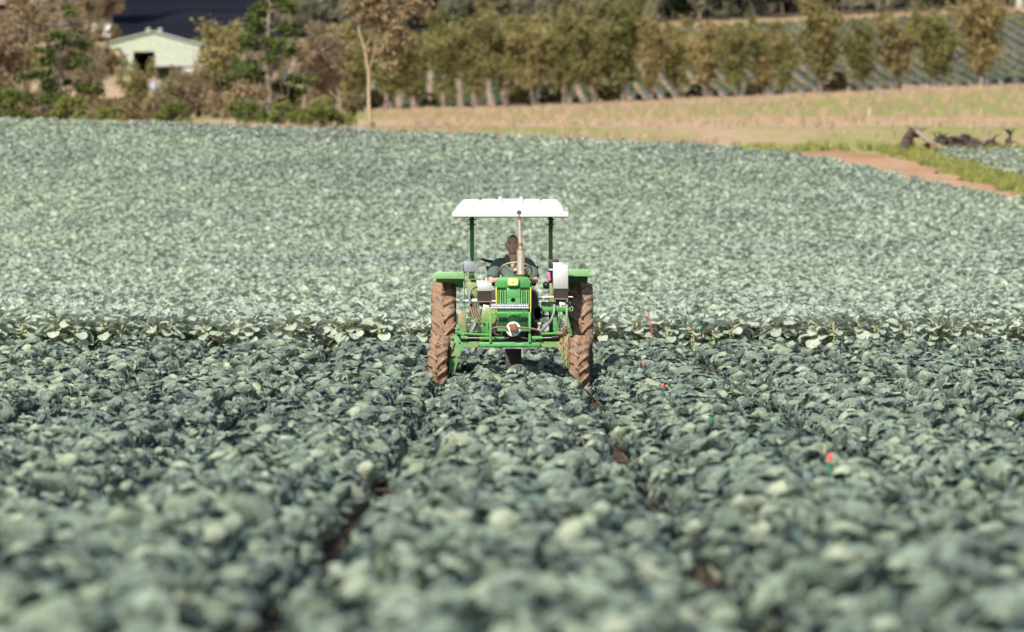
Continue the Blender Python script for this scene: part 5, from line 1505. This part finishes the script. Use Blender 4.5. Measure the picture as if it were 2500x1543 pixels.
# --- roll-over posts and canopy
for cx_, sg in ((400, -1), (981, 1)):
    yp = 2.45; x = PX(cx_, yp)
    b = B(); b.box((x, yp, (1.05 + PZ(212, yp)) / 2), (.052, .075, PZ(212, yp) - 1.05), (0, 0, 0), .006); ps = b.build('canopy_post', M_POST, TR)
    b = B()
    for cy_ in (228, 266): b.box((x + sg * -.0, yp - .042, PZ(cy_, yp)), (.085, .012, .016), (0, 0, 0), .003); b.cyl((x - .05, yp - .045, PZ(cy_, yp)), (x + .05, yp - .045, PZ(cy_, yp)), .008, .008, 6)
    b.box((x + sg * .022, yp - .03, PZ(268, yp)), (.014, .05, .14), (0, 0, 0), .003)
    b.build('post_bracket', M_POST, ps)
cxl, cxr = PX(255, 1.3), PX(1108, 1.3); cz = PZ(216, 1.3); rim_h = PZ(180, 1.3) - cz; topz = PZ(90, 1.45) - cz
hwc = (cxr - cxl) / 2; ya, yb = 1.40, 3.05
nxg, nyg = 97, 49; V = []
gx = np.linspace(-1, 1, nxg); gy = np.linspace(0, 1, nyg)
for v_ in gy:
    for u_ in gx:
        ex_ = (1 - abs(u_)) * hwc; ey = min(v_, 1 - v_) * (yb - ya)
        e = min(ex_, ey) - .03 * max(0, 1 - max(ex_, ey) / .12)
        t_ = min(1, max(0, (e - .012) / .13)); z = rim_h + (topz - rim_h) * (t_ ** .82 * (1 - .12 * t_) / .88)
        z += .012 * (1 - u_ * u_) * t_
        X = u_ * hwc
        for (rx, rw, rh) in ((-.122, .024, .030), (.140, .024, .030)):
            z += rh * math.exp(-((X - rx) / rw) ** 4) * min(1, t_ * 2.5)
        for (rx, rw, rh) in ((-.37, .014, -.022), (.385, .014, -.022), (-.165, .012, -.012), (.183, .012, -.012)):
            z += rh * math.exp(-((X - rx) / rw) ** 2) * t_
        V.append((X, ya + v_ * (yb - ya), z))
a = (np.arange(nyg - 1)[:, None] * nxg + np.arange(nxg - 1)[None]).ravel()
F = np.stack([a, a + 1, a + nxg + 1, a + nxg], 1).tolist()
loop = [i for i in range(nxg)] + [j * nxg + nxg - 1 for j in range(1, nyg)] + [(nyg - 1) * nxg + i for i in range(nxg - 2, -1, -1)] + [j * nxg for j in range(nyg - 2, 0, -1)]
nb = len(V); cyc = (ya + yb) / 2
for (sc1, zz) in ((1.008, rim_h * .9), (1.010, 0.0), (.965, .004), (.94, rim_h)):
    for i in loop: V.append((V[i][0] * sc1, cyc + (V[i][1] - cyc) * sc1, zz))
nl_ = len(loop)
for k in range(nl_):
    k2 = (k + 1) % nl_
    F.append((loop[k2], loop[k], nb + k, nb + k2))
    for r2 in range(3): o0 = nb + r2 * nl_; F.append((o0 + k2, o0 + k, o0 + nl_ + k, o0 + nl_ + k2))
me = bpy.data.meshes.new('canopy'); me.from_pydata(V, [], F); 
bmx = bmesh.new(); bmx.from_mesh(me); bmx.faces.new([bmx.verts[nb + 3 * nl_ + k] for k in range(nl_)] if False else [list(bmx.verts)[nb + 3 * nl_ + k] for k in range(nl_)])
bmesh.ops.recalc_face_normals(bmx, faces=bmx.faces); bmx.to_mesh(me); bmx.free()
me.materials.append(M_WHITE); me.polygons.foreach_set('use_smooth', np.ones(len(me.polygons), dtype=bool)); me.set_sharp_from_angle(angle=R(40))
add('canopy', me, TR, ((cxl + cxr) / 2, 0, cz), (R(.6), 0, 0))
b = B()
for x in (PX(400, 2.45), PX(981, 2.45)): b.box((x, 2.15, cz + .045), (.05, 1.4, .04), (0, 0, 0), .004)
b.build('canopy_rail', M_POST, TR)
# --- seat, levers, control boxes
ys = 2.42
b = B(); b.prism([P2(498, 574, ys), P2(893, 572, ys), P2(872, 720, ys), P2(548, 720, ys)], ys - .03, ys + .05, .012); b.build('seat_back', M_REDSEAT, TR)
b = B(); b.box((.01, 2.22, 1.12), (.48, .46, .10), (0, 0, 0), .03); b.build('seat', M_REDSEAT, TR)
b = B(); b.tube([P(465, 521, 2.2), P(510, 533, 2.2), P(572, 545, 2.25)], [.013, .02], 8, 4); b.build('lever', M_BLACK, TR)
b = B(); b.box((PX(383, 1.9), 1.9, PZ(580, 1.9)), (PX(424, 1.9) - PX(341, 1.9), .10, PZ(541, 1.9) - PZ(620, 1.9)), (R(-6), 0, 0), .006); cb = b.build('control_box', M_GREYBOX, TR)
b = B(); b.tube([P(345, 560, 1.9), P(333, 590, 1.9), P(345, 625, 1.9)], .006, 6, 4); b.build('cable', M_BLACK, cb)
b = B(); b.box((PX(1006, 1.95), 1.95, PZ(565, 1.95)), (PX(1043, 1.95) - PX(970, 1.95), .10, PZ(526, 1.95) - PZ(606, 1.95)), (0, R(-2), 0), .008); b.build('control_box', M_BLACK, TR)
b = B(); b.box((PX(984, 1.95), 1.90, PZ(600, 1.95)), (.05, .04, .02), (0, 0, 0), .003); b.build('box_bracket', M_FLANGE, TR)
b = B(); b.ball(P(948, 716, 1.7), (.042, .05, .050), (0, R(-25), 0)); b.build('gear_knob', M_BLACK, TR)
b = B(); b.box(P(970, 650, 1.5), (.030, .004, .105), (0, R(-6), 0), .001); b.build('pink_tape', M_PINK, TR)
# yellow-green valve block and fittings at left
b = B(); b.box((PX(403, 1.5), 1.5, PZ(745, 1.5)), (.135, .16, .19), (0, 0, 0), .01); b.build('valve_block', M_OLIVE, TR)
b = B(); b.cyl(P(370, 690, 1.45), P(372, 640, 1.45), .018, .014, 10); b.cyl(P(372, 640, 1.45), P(372, 616, 1.45), .020, .024, 10); b.box(P(400, 680, 1.45), (.12, .05, .03), (0, 0, 0), .005); b.cyl(P(420, 690, 1.45), P(428, 650, 1.45), .010, .014, 8); b.build('valve_fittings', M_OLIVE, TR)
b = B(); b.cyl(P(388, 672, 1.40), P(425, 672, 1.40), .012, .012, 8); b.build('green_coupling', M_GSPR, TR)
b = B(); b.cyl(P(505, 682, 1.2), P(508, 660, 1.2), .010, .014, 8); b.build('lever_knob', M_FLANGE, TR)
b = B()
for k in range(5): b.tube([P(372 + 9 * k, 700, 1.5), P(378 + 8 * k, 660 - 5 * k, 1.46), P(398 + 5 * k, 640 + 6 * k, 1.5)], .006, 5, 4)
b.build('valve_hose', M_DARK, TR)

# --- seed hoppers with dosing motors
def hopper(xa, xb, c_top, c_mid, c_bot, Y, label):
    X0, X1 = PX(xa, Y), PX(xb, Y); w = X1 - X0; xc = (X0 + X1) / 2; zt, zm, zb = PZ(c_top, Y), PZ(c_mid, Y), PZ(c_bot, Y); D = .20
    b = B(); b.box((xc, Y + D / 2, (zt + zm) / 2), (w, D, zt - zm), (0, 0, 0), .004); o = b.build('hopper', M_STEEL, TR); o['label'] = label
    b = B(); b.box((xc, Y + D / 2, zt + .004), (w + .012, D + .012, .016), (0, 0, 0), .003); b.build('lid', M_STEEL, o)
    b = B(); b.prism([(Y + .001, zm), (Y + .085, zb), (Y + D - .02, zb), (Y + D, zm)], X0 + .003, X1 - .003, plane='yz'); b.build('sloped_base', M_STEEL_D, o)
    b = B(); b.box((xc, Y + .06, zb + .004), (w + .006, .16, .012), (0, 0, 0), .002); b.build('base_rim', M_TANHOSE, o)
    b = B(); b.prism([(X0 + .015, zb - .004), (X1 - .015, zb - .004), (xc + .03, zb - .07), (xc - .03, zb - .07)], Y + .04, Y + .16, .004); b.build('funnel', M_BLACK, o)
    b = B(); b.cyl((xc, Y + .02, zb - .045), (xc, Y + .02, zb - .09), .016, .013, 10); b.box((xc + .02, Y + .03, zb - .055), (.075, .04, .035), (0, R(10), 0), .005); b.build('outlet', M_FLANGE, o)
    return xc, zb
YP = .95
hopper(437, 546, 690, 757, 838, YP, 'short steel seed hopper beside the hood')
hopper(1000, 1110, 556, 740, 818, YP + .1, 'tall steel seed hopper by the right rear wheel')
b = B(); b.cyl(P(350, 833, YP), P(400, 831, YP), .022, .022, 12); b.cyl(P(400, 830, YP), P(438, 830, YP), .030, .030, 12); b.cyl(P(548, 832, YP), P(585, 830, YP), .008, .008, 8); b.build('dosing_motor', M_STEEL, TR)
b = B(); b.cyl(P(328, 834, YP), P(352, 833, YP), .026, .024, 12); b.build('motor_cap', M_GREYBOX, TR)
b = B(); b.cyl(P(915, 805, YP + .1), P(960, 803, YP + .1), .022, .022, 12); b.cyl(P(960, 803, YP + .1), P(1002, 803, YP + .1), .018, .018, 12); b.cyl(P(1112, 800, YP + .1), P(1145, 802, YP + .1), .007, .007, 8); b.build('dosing_motor', M_STEEL, TR)
b = B(); b.cyl(P(890, 806, YP + .1), P(916, 805, YP + .1), .025, .024, 12); b.build('motor_cap', M_GREYBOX, TR)
hose('seed_hose', [(447, 880, .98), (446, 930, .9), (425, 1000, .7), (395, 1062, .45)], .019, M_HOSE)
hose('seed_hose', [(470, 890, .98), (462, 940, .95), (440, 985, .9), (425, 1030, .85)], .010, M_DARK)
hose('seed_hose', [(1008, 862, 1.05), (1004, 915, .95), (975, 985, .6), (905, 1056, .2)], .017, M_HOSE)
hose('seed_hose', [(1100, 862, 1.05), (1100, 930, .95), (1094, 1000, .6), (1090, 1062, .2)], .015, M_HOSE)
# right support frame
YF = 1.2
b = B(); b.box((PX(1020, YF), YF - .1, PZ(893, YF)), (PX(1132, YF) - PX(910, YF), .10, .055), (0, 0, 0), .006); b.box((PX(1020, YF), YF, PZ(852, YF)), (PX(1132, YF) - PX(912, YF), .14, .05), (0, 0, 0), .006); fr_ = b.build('hopper_frame', M_GREEN_D, TR)
b = B(); b.box((PX(1018, YF), YF - .04, (PZ(905, YF) + PZ(1062, YF)) / 2), (.062, .06, PZ(905, YF) - PZ(1062, YF)), (0, 0, 0), .005); b.build('upright', M_GREEN, fr_)
b = B(); b.prism([P2(1062, 905, YF), P2(1100, 905, YF), P2(1142, 1088, YF), P2(1120, 1092, YF)], YF - .1, YF - .04, .004); b.build('diagonal', M_GREEN, fr_)
b = B(); b.prism([P2(880, 985, YF), P2(892, 992, YF), P2(940, 905, YF), P2(925, 905, YF)], YF - .08, YF - .04, .003); b.build('stay', M_GREEN_D, fr_)
b = B(); b.prism([P2(972, 700, YF + .2), P2(994, 700, YF + .2), P2(996, 850, YF + .2), P2(970, 850, YF + .2)], YF + .16, YF + .22, .004); b.build('upright', M_OLIVE, fr_)
b = B(); b.box(P(983, 1000, YF + .2), (.05, .06, .26), (0, 0, 0), .004); b.build('upright', M_POST, fr_)
b = B(); c = P(1132, 888, YF - .12); b.tube([(c[0], c[1], c[2] + .03), (c[0] + .022, c[1], c[2] + .01), (c[0] + .01, c[1], c[2] - .025), (c[0] - .02, c[1], c[2] - .02)], .004, 6, 4); b.build('wire_loop', M_FLANGE, fr_)
# left support frame
b = B(); b.box(P(418, 1000, .7), (.035, .04, .16), (0, R(28), 0), .004); b.box(P(490, 1000, .6), (.06, .05, .22), (0, 0, 0), .004); b.box(P(415, 955, 1.0), (.16, .05, .02), (0, 0, 0), .003); b.box(P(515, 1040, .55), (.04, .05, .20), (0, 0, 0), .004); b.build('left_bracket', M_GREEN_D, TR)

# ------------------------------------------------------------------ the driver
def skin_mat(name, col):
    m, nt, bs, N, L = new_mat(name); p = objco(nt); n1 = noise(nt, 30, 4, .6, p)
    L.new(mixc(nt, ramp(nt, n1, .3, .7), [c * .88 for c in col], [c * 1.08 for c in col]), bs.inputs['Base Color'])
    bs.inputs['Roughness'].default_value = .5; bs.inputs['Subsurface Weight'].default_value = .08; bs.inputs['Subsurface Radius'].default_value = (.02, .008, .004)
    return m
M_SKIN = skin_mat('skin', (0.62, 0.36, 0.26))
def cloth(name, col):
    m, nt, bs, N, L = new_mat(name); p = objco(nt); n1 = noise(nt, 9, 5, .6, p); n2 = noise(nt, 160, 2, .5, p)
    L.new(mixc(nt, ramp(nt, n1, .3, .7), [c * .85 for c in col], [c * 1.12 for c in col]), bs.inputs['Base Color'])
    bs.inputs['Roughness'].default_value = .9; bs.inputs['Sheen Weight'].default_value = .15
    bump(nt, bs, math_(nt, 'ADD', n1, math_(nt, 'MULTIPLY', n2, .15)), .5, .02)
    return m
M_SHIRT = cloth('dark_green_cotton', (0.075, 0.125, 0.105))
M_TROUS = cloth('dark_trousers', (0.055, 0.045, 0.05))
def skin_mesh(verts, edges, radii, sub=2, root=0):
    me = bpy.data.meshes.new('skin_tmp'); me.from_pydata([tuple(v) for v in verts], edges, [])
    o = bpy.data.objects.new('skin_tmp', me); COL.objects.link(o)
    md = o.modifiers.new('s', 'SKIN'); md.use_smooth_shade = True
    sv = me.skin_vertices[0].data if me.skin_vertices else None
    if sv is None:
        bpy.context.view_layer.objects.active = o
        bpy.ops.mesh.customdata_skin_add(); sv = me.skin_vertices[0].data
    for i, r in enumerate(radii): sv[i].radius = r if hasattr(r, '__len__') else (r, r); sv[i].use_root = (i == root)
    o.modifiers.new('d', 'SUBSURF').levels = sub; o.modifiers['d'].render_levels = sub
    dg = bpy.context.evaluated_depsgraph_get(); out = bpy.data.meshes.new_from_object(o.evaluated_get(dg))
    bpy.data.objects.remove(o); bpy.data.meshes.remove(me)
    return out
hc = Vector(P(702, 416, 2.10))
HX = hc.x
def head_bm(bm):
    vs = bmesh.ops.create_uvsphere(bm, u_segments=40, v_segments=30, radius=1)['verts']
    def gs(v, m_, s): return math.exp(-((v - m_) / s) ** 2)
    for v in vs:
        x, y, z = v.co
        f = max(0, -y)                                             # front of the face
        w = 1.02 - .10 * max(0, -z) ** 1.6 + .10 * gs(z, -.45, .35)
        X, Y, Z = x * .081 * w, y * .100, z * .122
        if y > 0 and z < -.3: Y *= .8
        if f > 0:
            Y -= .026 * gs(x, 0, .20) * gs(z, -.16, .20) * f + .012 * gs(x, 0, .15) * gs(z, .08, .22) * f      # nose
            Y -= .007 * gs(z, .22, .10) * gs(abs(x), .32, .35) * f                                              # brow
            Y += .013 * gs(abs(x), .36, .17) * gs(z, .08, .10) * f                                              # eye sockets
            Y -= .005 * gs(abs(x), .42, .2) * gs(z, -.25, .2) * f                                               # cheeks
            Y += .006 * gs(z, -.50, .035) * gs(x, 0, .30) * f - .005 * gs(z, -.57, .06) * gs(x, 0, .26) * f - .004 * gs(z, -.43, .05) * gs(x, 0, .28) * f   # mouth
            Y -= .010 * gs(z, -.82, .14) * gs(x, 0, .35) * f                                                    # chin
        v.co = Vector((X, Y, Z)) + hc
    for sx in (-1, 1):                                             # ears
        e = bmesh.ops.create_uvsphere(bm, u_segments=12, v_segments=8, radius=1)['verts']
        for v in e:
            v.co = Vector((v.co.x * .012 + .004 * abs(v.co.z), v.co.y * .022, v.co.z * .034)); v.co.x *= sx
            v.co = Matrix.Rotation(sx * R(-18), 3, 'Z') @ v.co + hc + Vector((sx * .082, .010, -.004))
DR = thing('person', 'man in dark green short-sleeved polo shirt driving the tractor, shaved head', 'person', (HX, 2.2, 1.17))
sL, sR = Vector((HX - .205, 2.15, 1.685)), Vector((HX + .205, 2.15, 1.685))
eL, eR = Vector((HX - .275, 2.06, 1.455)), Vector((HX + .285, 2.06, 1.455))
wL, wR = Vector((-.135, 1.845, 1.475)), Vector((.225, 1.845, 1.475))
body_v = [(HX, 2.24, 1.24), (HX, 2.16, 1.40), (HX, 2.17, 1.58), (HX, 2.17, 1.655), (HX, 2.13, 1.84),
          sL, eL, wL, sR, eR, wR, (HX - .12, 2.16, 1.22), (-.245, 1.72, 1.27), (-.24, 1.60, 1.06), (HX + .12, 2.16, 1.22), (.265, 1.72, 1.29), (.25, 1.60, 1.06),
          wL + Vector((.02, -.06, .03)), wR + Vector((-.02, -.06, .03))]
body_e = [(0, 1), (1, 2), (2, 3), (3, 4), (3, 5), (5, 6), (6, 7), (3, 8), (8, 9), (9, 10), (0, 11), (11, 12), (12, 13), (0, 14), (14, 15), (15, 16), (7, 17), (10, 18)]
body_r = [(.15, .12), (.165, .14), (.16, .115), (.085, .075), (.064, .064), .062, .047, .030, .062, .047, .030, .09, .068, .05, .09, .068, .05, .030, .030]
bmx = bmesh.new(); bmx.from_mesh(skin_mesh(body_v, body_e, body_r))
head_bm(bmx)
tmp = B(); tmp.bm.free(); tmp.bm = bmx
for sgn, w_ in ((-1, wL), (1, wR)):                                # five fingers closed on the rim
    ax_ = Vector((.10 * -sgn, -.05, .03))
    for k, l in enumerate((.060, .068, .064, .050)):
        p = w_ + Vector((-sgn * .02 + sgn * (.030 - .019 * k) * .9, -.075, .035 - .004 * k))
        tmp.tube([p, p + Vector((-sgn * .004, -l * .5, .012)), p + Vector((-sgn * .006, -l * .75, -.014)), p + Vector((-sgn * .004, -l * .45, -.036))], [.0095, .0075], 7, 3)
    p = w_ + Vector((-sgn * .035, -.045, .02)); tmp.tube([p, p + Vector((-sgn * .022, -.02, .012)), p + Vector((-sgn * .03, -.048, .016))], [.011, .008], 7, 3)
# open neckline
nk = Vector((HX, 2.04, 1.66))
tmp.prism([(HX - .050, 1.80), (HX + .050, 1.80), (HX + .034, 1.70), (HX + .024, 1.66), (HX + .008, 1.615), (HX - .008, 1.615), (HX - .024, 1.66), (HX - .034, 1.70)], 2.016, 2.15, .012)
tmp.build('body', M_SKIN, DR, angle=180)
bpy.context.view_layer.update()
bo = DR.children[0]; bo.location = -Vector(DR.location)
def kid(b_, nm, m_, angle=180):
    o = b_.build(nm, m_, DR, -Vector(DR.location), angle=angle); return o
# shirt: torso with belly, short sleeves, collar flaps
sv = [(HX, 2.24, 1.20), (HX, 2.135, 1.38), (HX, 2.15, 1.55), (HX, 2.16, 1.68), (HX, 2.16, 1.735), sL + Vector((-.005, 0, .0)), sL.lerp(eL, .55), sL.lerp(eL, .90), sR + Vector((.005, 0, .0)), sR.lerp(eR, .55), sR.lerp(eR, .90)]
se = [(0, 1), (1, 2), (2, 3), (3, 4), (3, 5), (5, 6), (6, 7), (3, 8), (8, 9), (9, 10)]
sr = [(.195, .16), (.205, .185), (.20, .155), (.115, .12), (.085, .08), .088, .082, .086, .088, .082, .086]
b = B(); b.bm.free(); b.bm = bmesh.new(); b.bm.from_mesh(skin_mesh(sv, se, sr)); shirt = kid(b, 'shirt', M_SHIRT)
for sx in (-1, 1):
    b = B(); b.prism([(HX + sx * .022, 1.735), (HX + sx * .085, 1.80), (HX + sx * .115, 1.745), (HX + sx * .055, 1.655)], 1.992, 2.006, .003)
    for v_ in b.bm.verts: v_.co.y += .9 * max(0, v_.co.z - 1.665) * .55
    kid(b, 'collar', M_SHIRT, 50)
b = B(); b.box((HX + .028, 1.985, 1.565), (.024, .012, .09), (R(6), 0, 0), .003); kid(b, 'placket', M_SHIRT, 40)
# trousers, boots
tv = [(HX, 2.26, 1.22), (HX - .11, 2.18, 1.23), (-.245, 1.72, 1.285), (-.235, 1.60, 1.05), (HX + .11, 2.18, 1.23), (.268, 1.72, 1.295), (.25, 1.60, 1.05)]
b = B(); b.bm.free(); b.bm = bmesh.new(); b.bm.from_mesh(skin_mesh(tv, [(0, 1), (1, 2), (2, 3), (0, 4), (4, 5), (5, 6)], [(.17, .13), .105, .083, .07, .105, .083, .07])); kid(b, 'trousers', M_TROUS)
for x in (-.235, .25):
    b = B(); b.box((x, 1.54, 1.065), (.09, .24, .07), (0, 0, 0), .03, 3); b.cyl((x, 1.61, 1.06), (x, 1.60, 1.15), .052, .05, 12); kid(b, 'boot', M_BLACK)
# eyes, brows, cropped hair
M_EYEW = paint('eye_white', (.55, .5, .47), .02, .3); M_IRIS = paint('iris', (.03, .02, .015), .02, .2)
for sx in (-1, 1):
    e = hc + Vector((sx * .030, -.081, .010))
    b = B(); b.ball(e, (.013, .010, .006)); ey_ = kid(b, 'eye', M_EYEW)
    b = B(); b.ball(e + Vector((0, -.006, 0)), (.006, .006, .0055), u=10, v=8); io = b.build('iris', M_IRIS, ey_)
    b = B(); b.tube([e + Vector((-sx * .016, -.012, .018)), e + Vector((0, -.014, .024)), e + Vector((sx * .020, -.004, .019))], [.005, .0035], 6, 3); kid(b, 'eyebrow', paint('brow_hair', (.035, .025, .02), .05, .9))
b = B(); vs = bmesh.ops.create_uvsphere(b.bm, u_segments=32, v_segments=24, radius=1)['verts']
kill = []
for v in vs:
    x, y, z = v.co
    line = .62 + .25 * max(0, -y) - 1.1 * max(0, y + .25) if y < .25 else -.35                      # receding hairline
    if z < line: kill.append(v)
    w = 1.03 - .10 * max(0, -z) ** 1.6 + .10 * math.exp(-((z + .45) / .35) ** 2)
    v.co = Vector((x * .0825 * w, y * .1015, z * .1235)) + hc
bmesh.ops.delete(b.bm, geom=kill, context='VERTS')
kid(b, 'hair', paint('stubble', (.16, .085, .062), .3, .85, scale=60, dirtcol=(.06, .04, .03)))
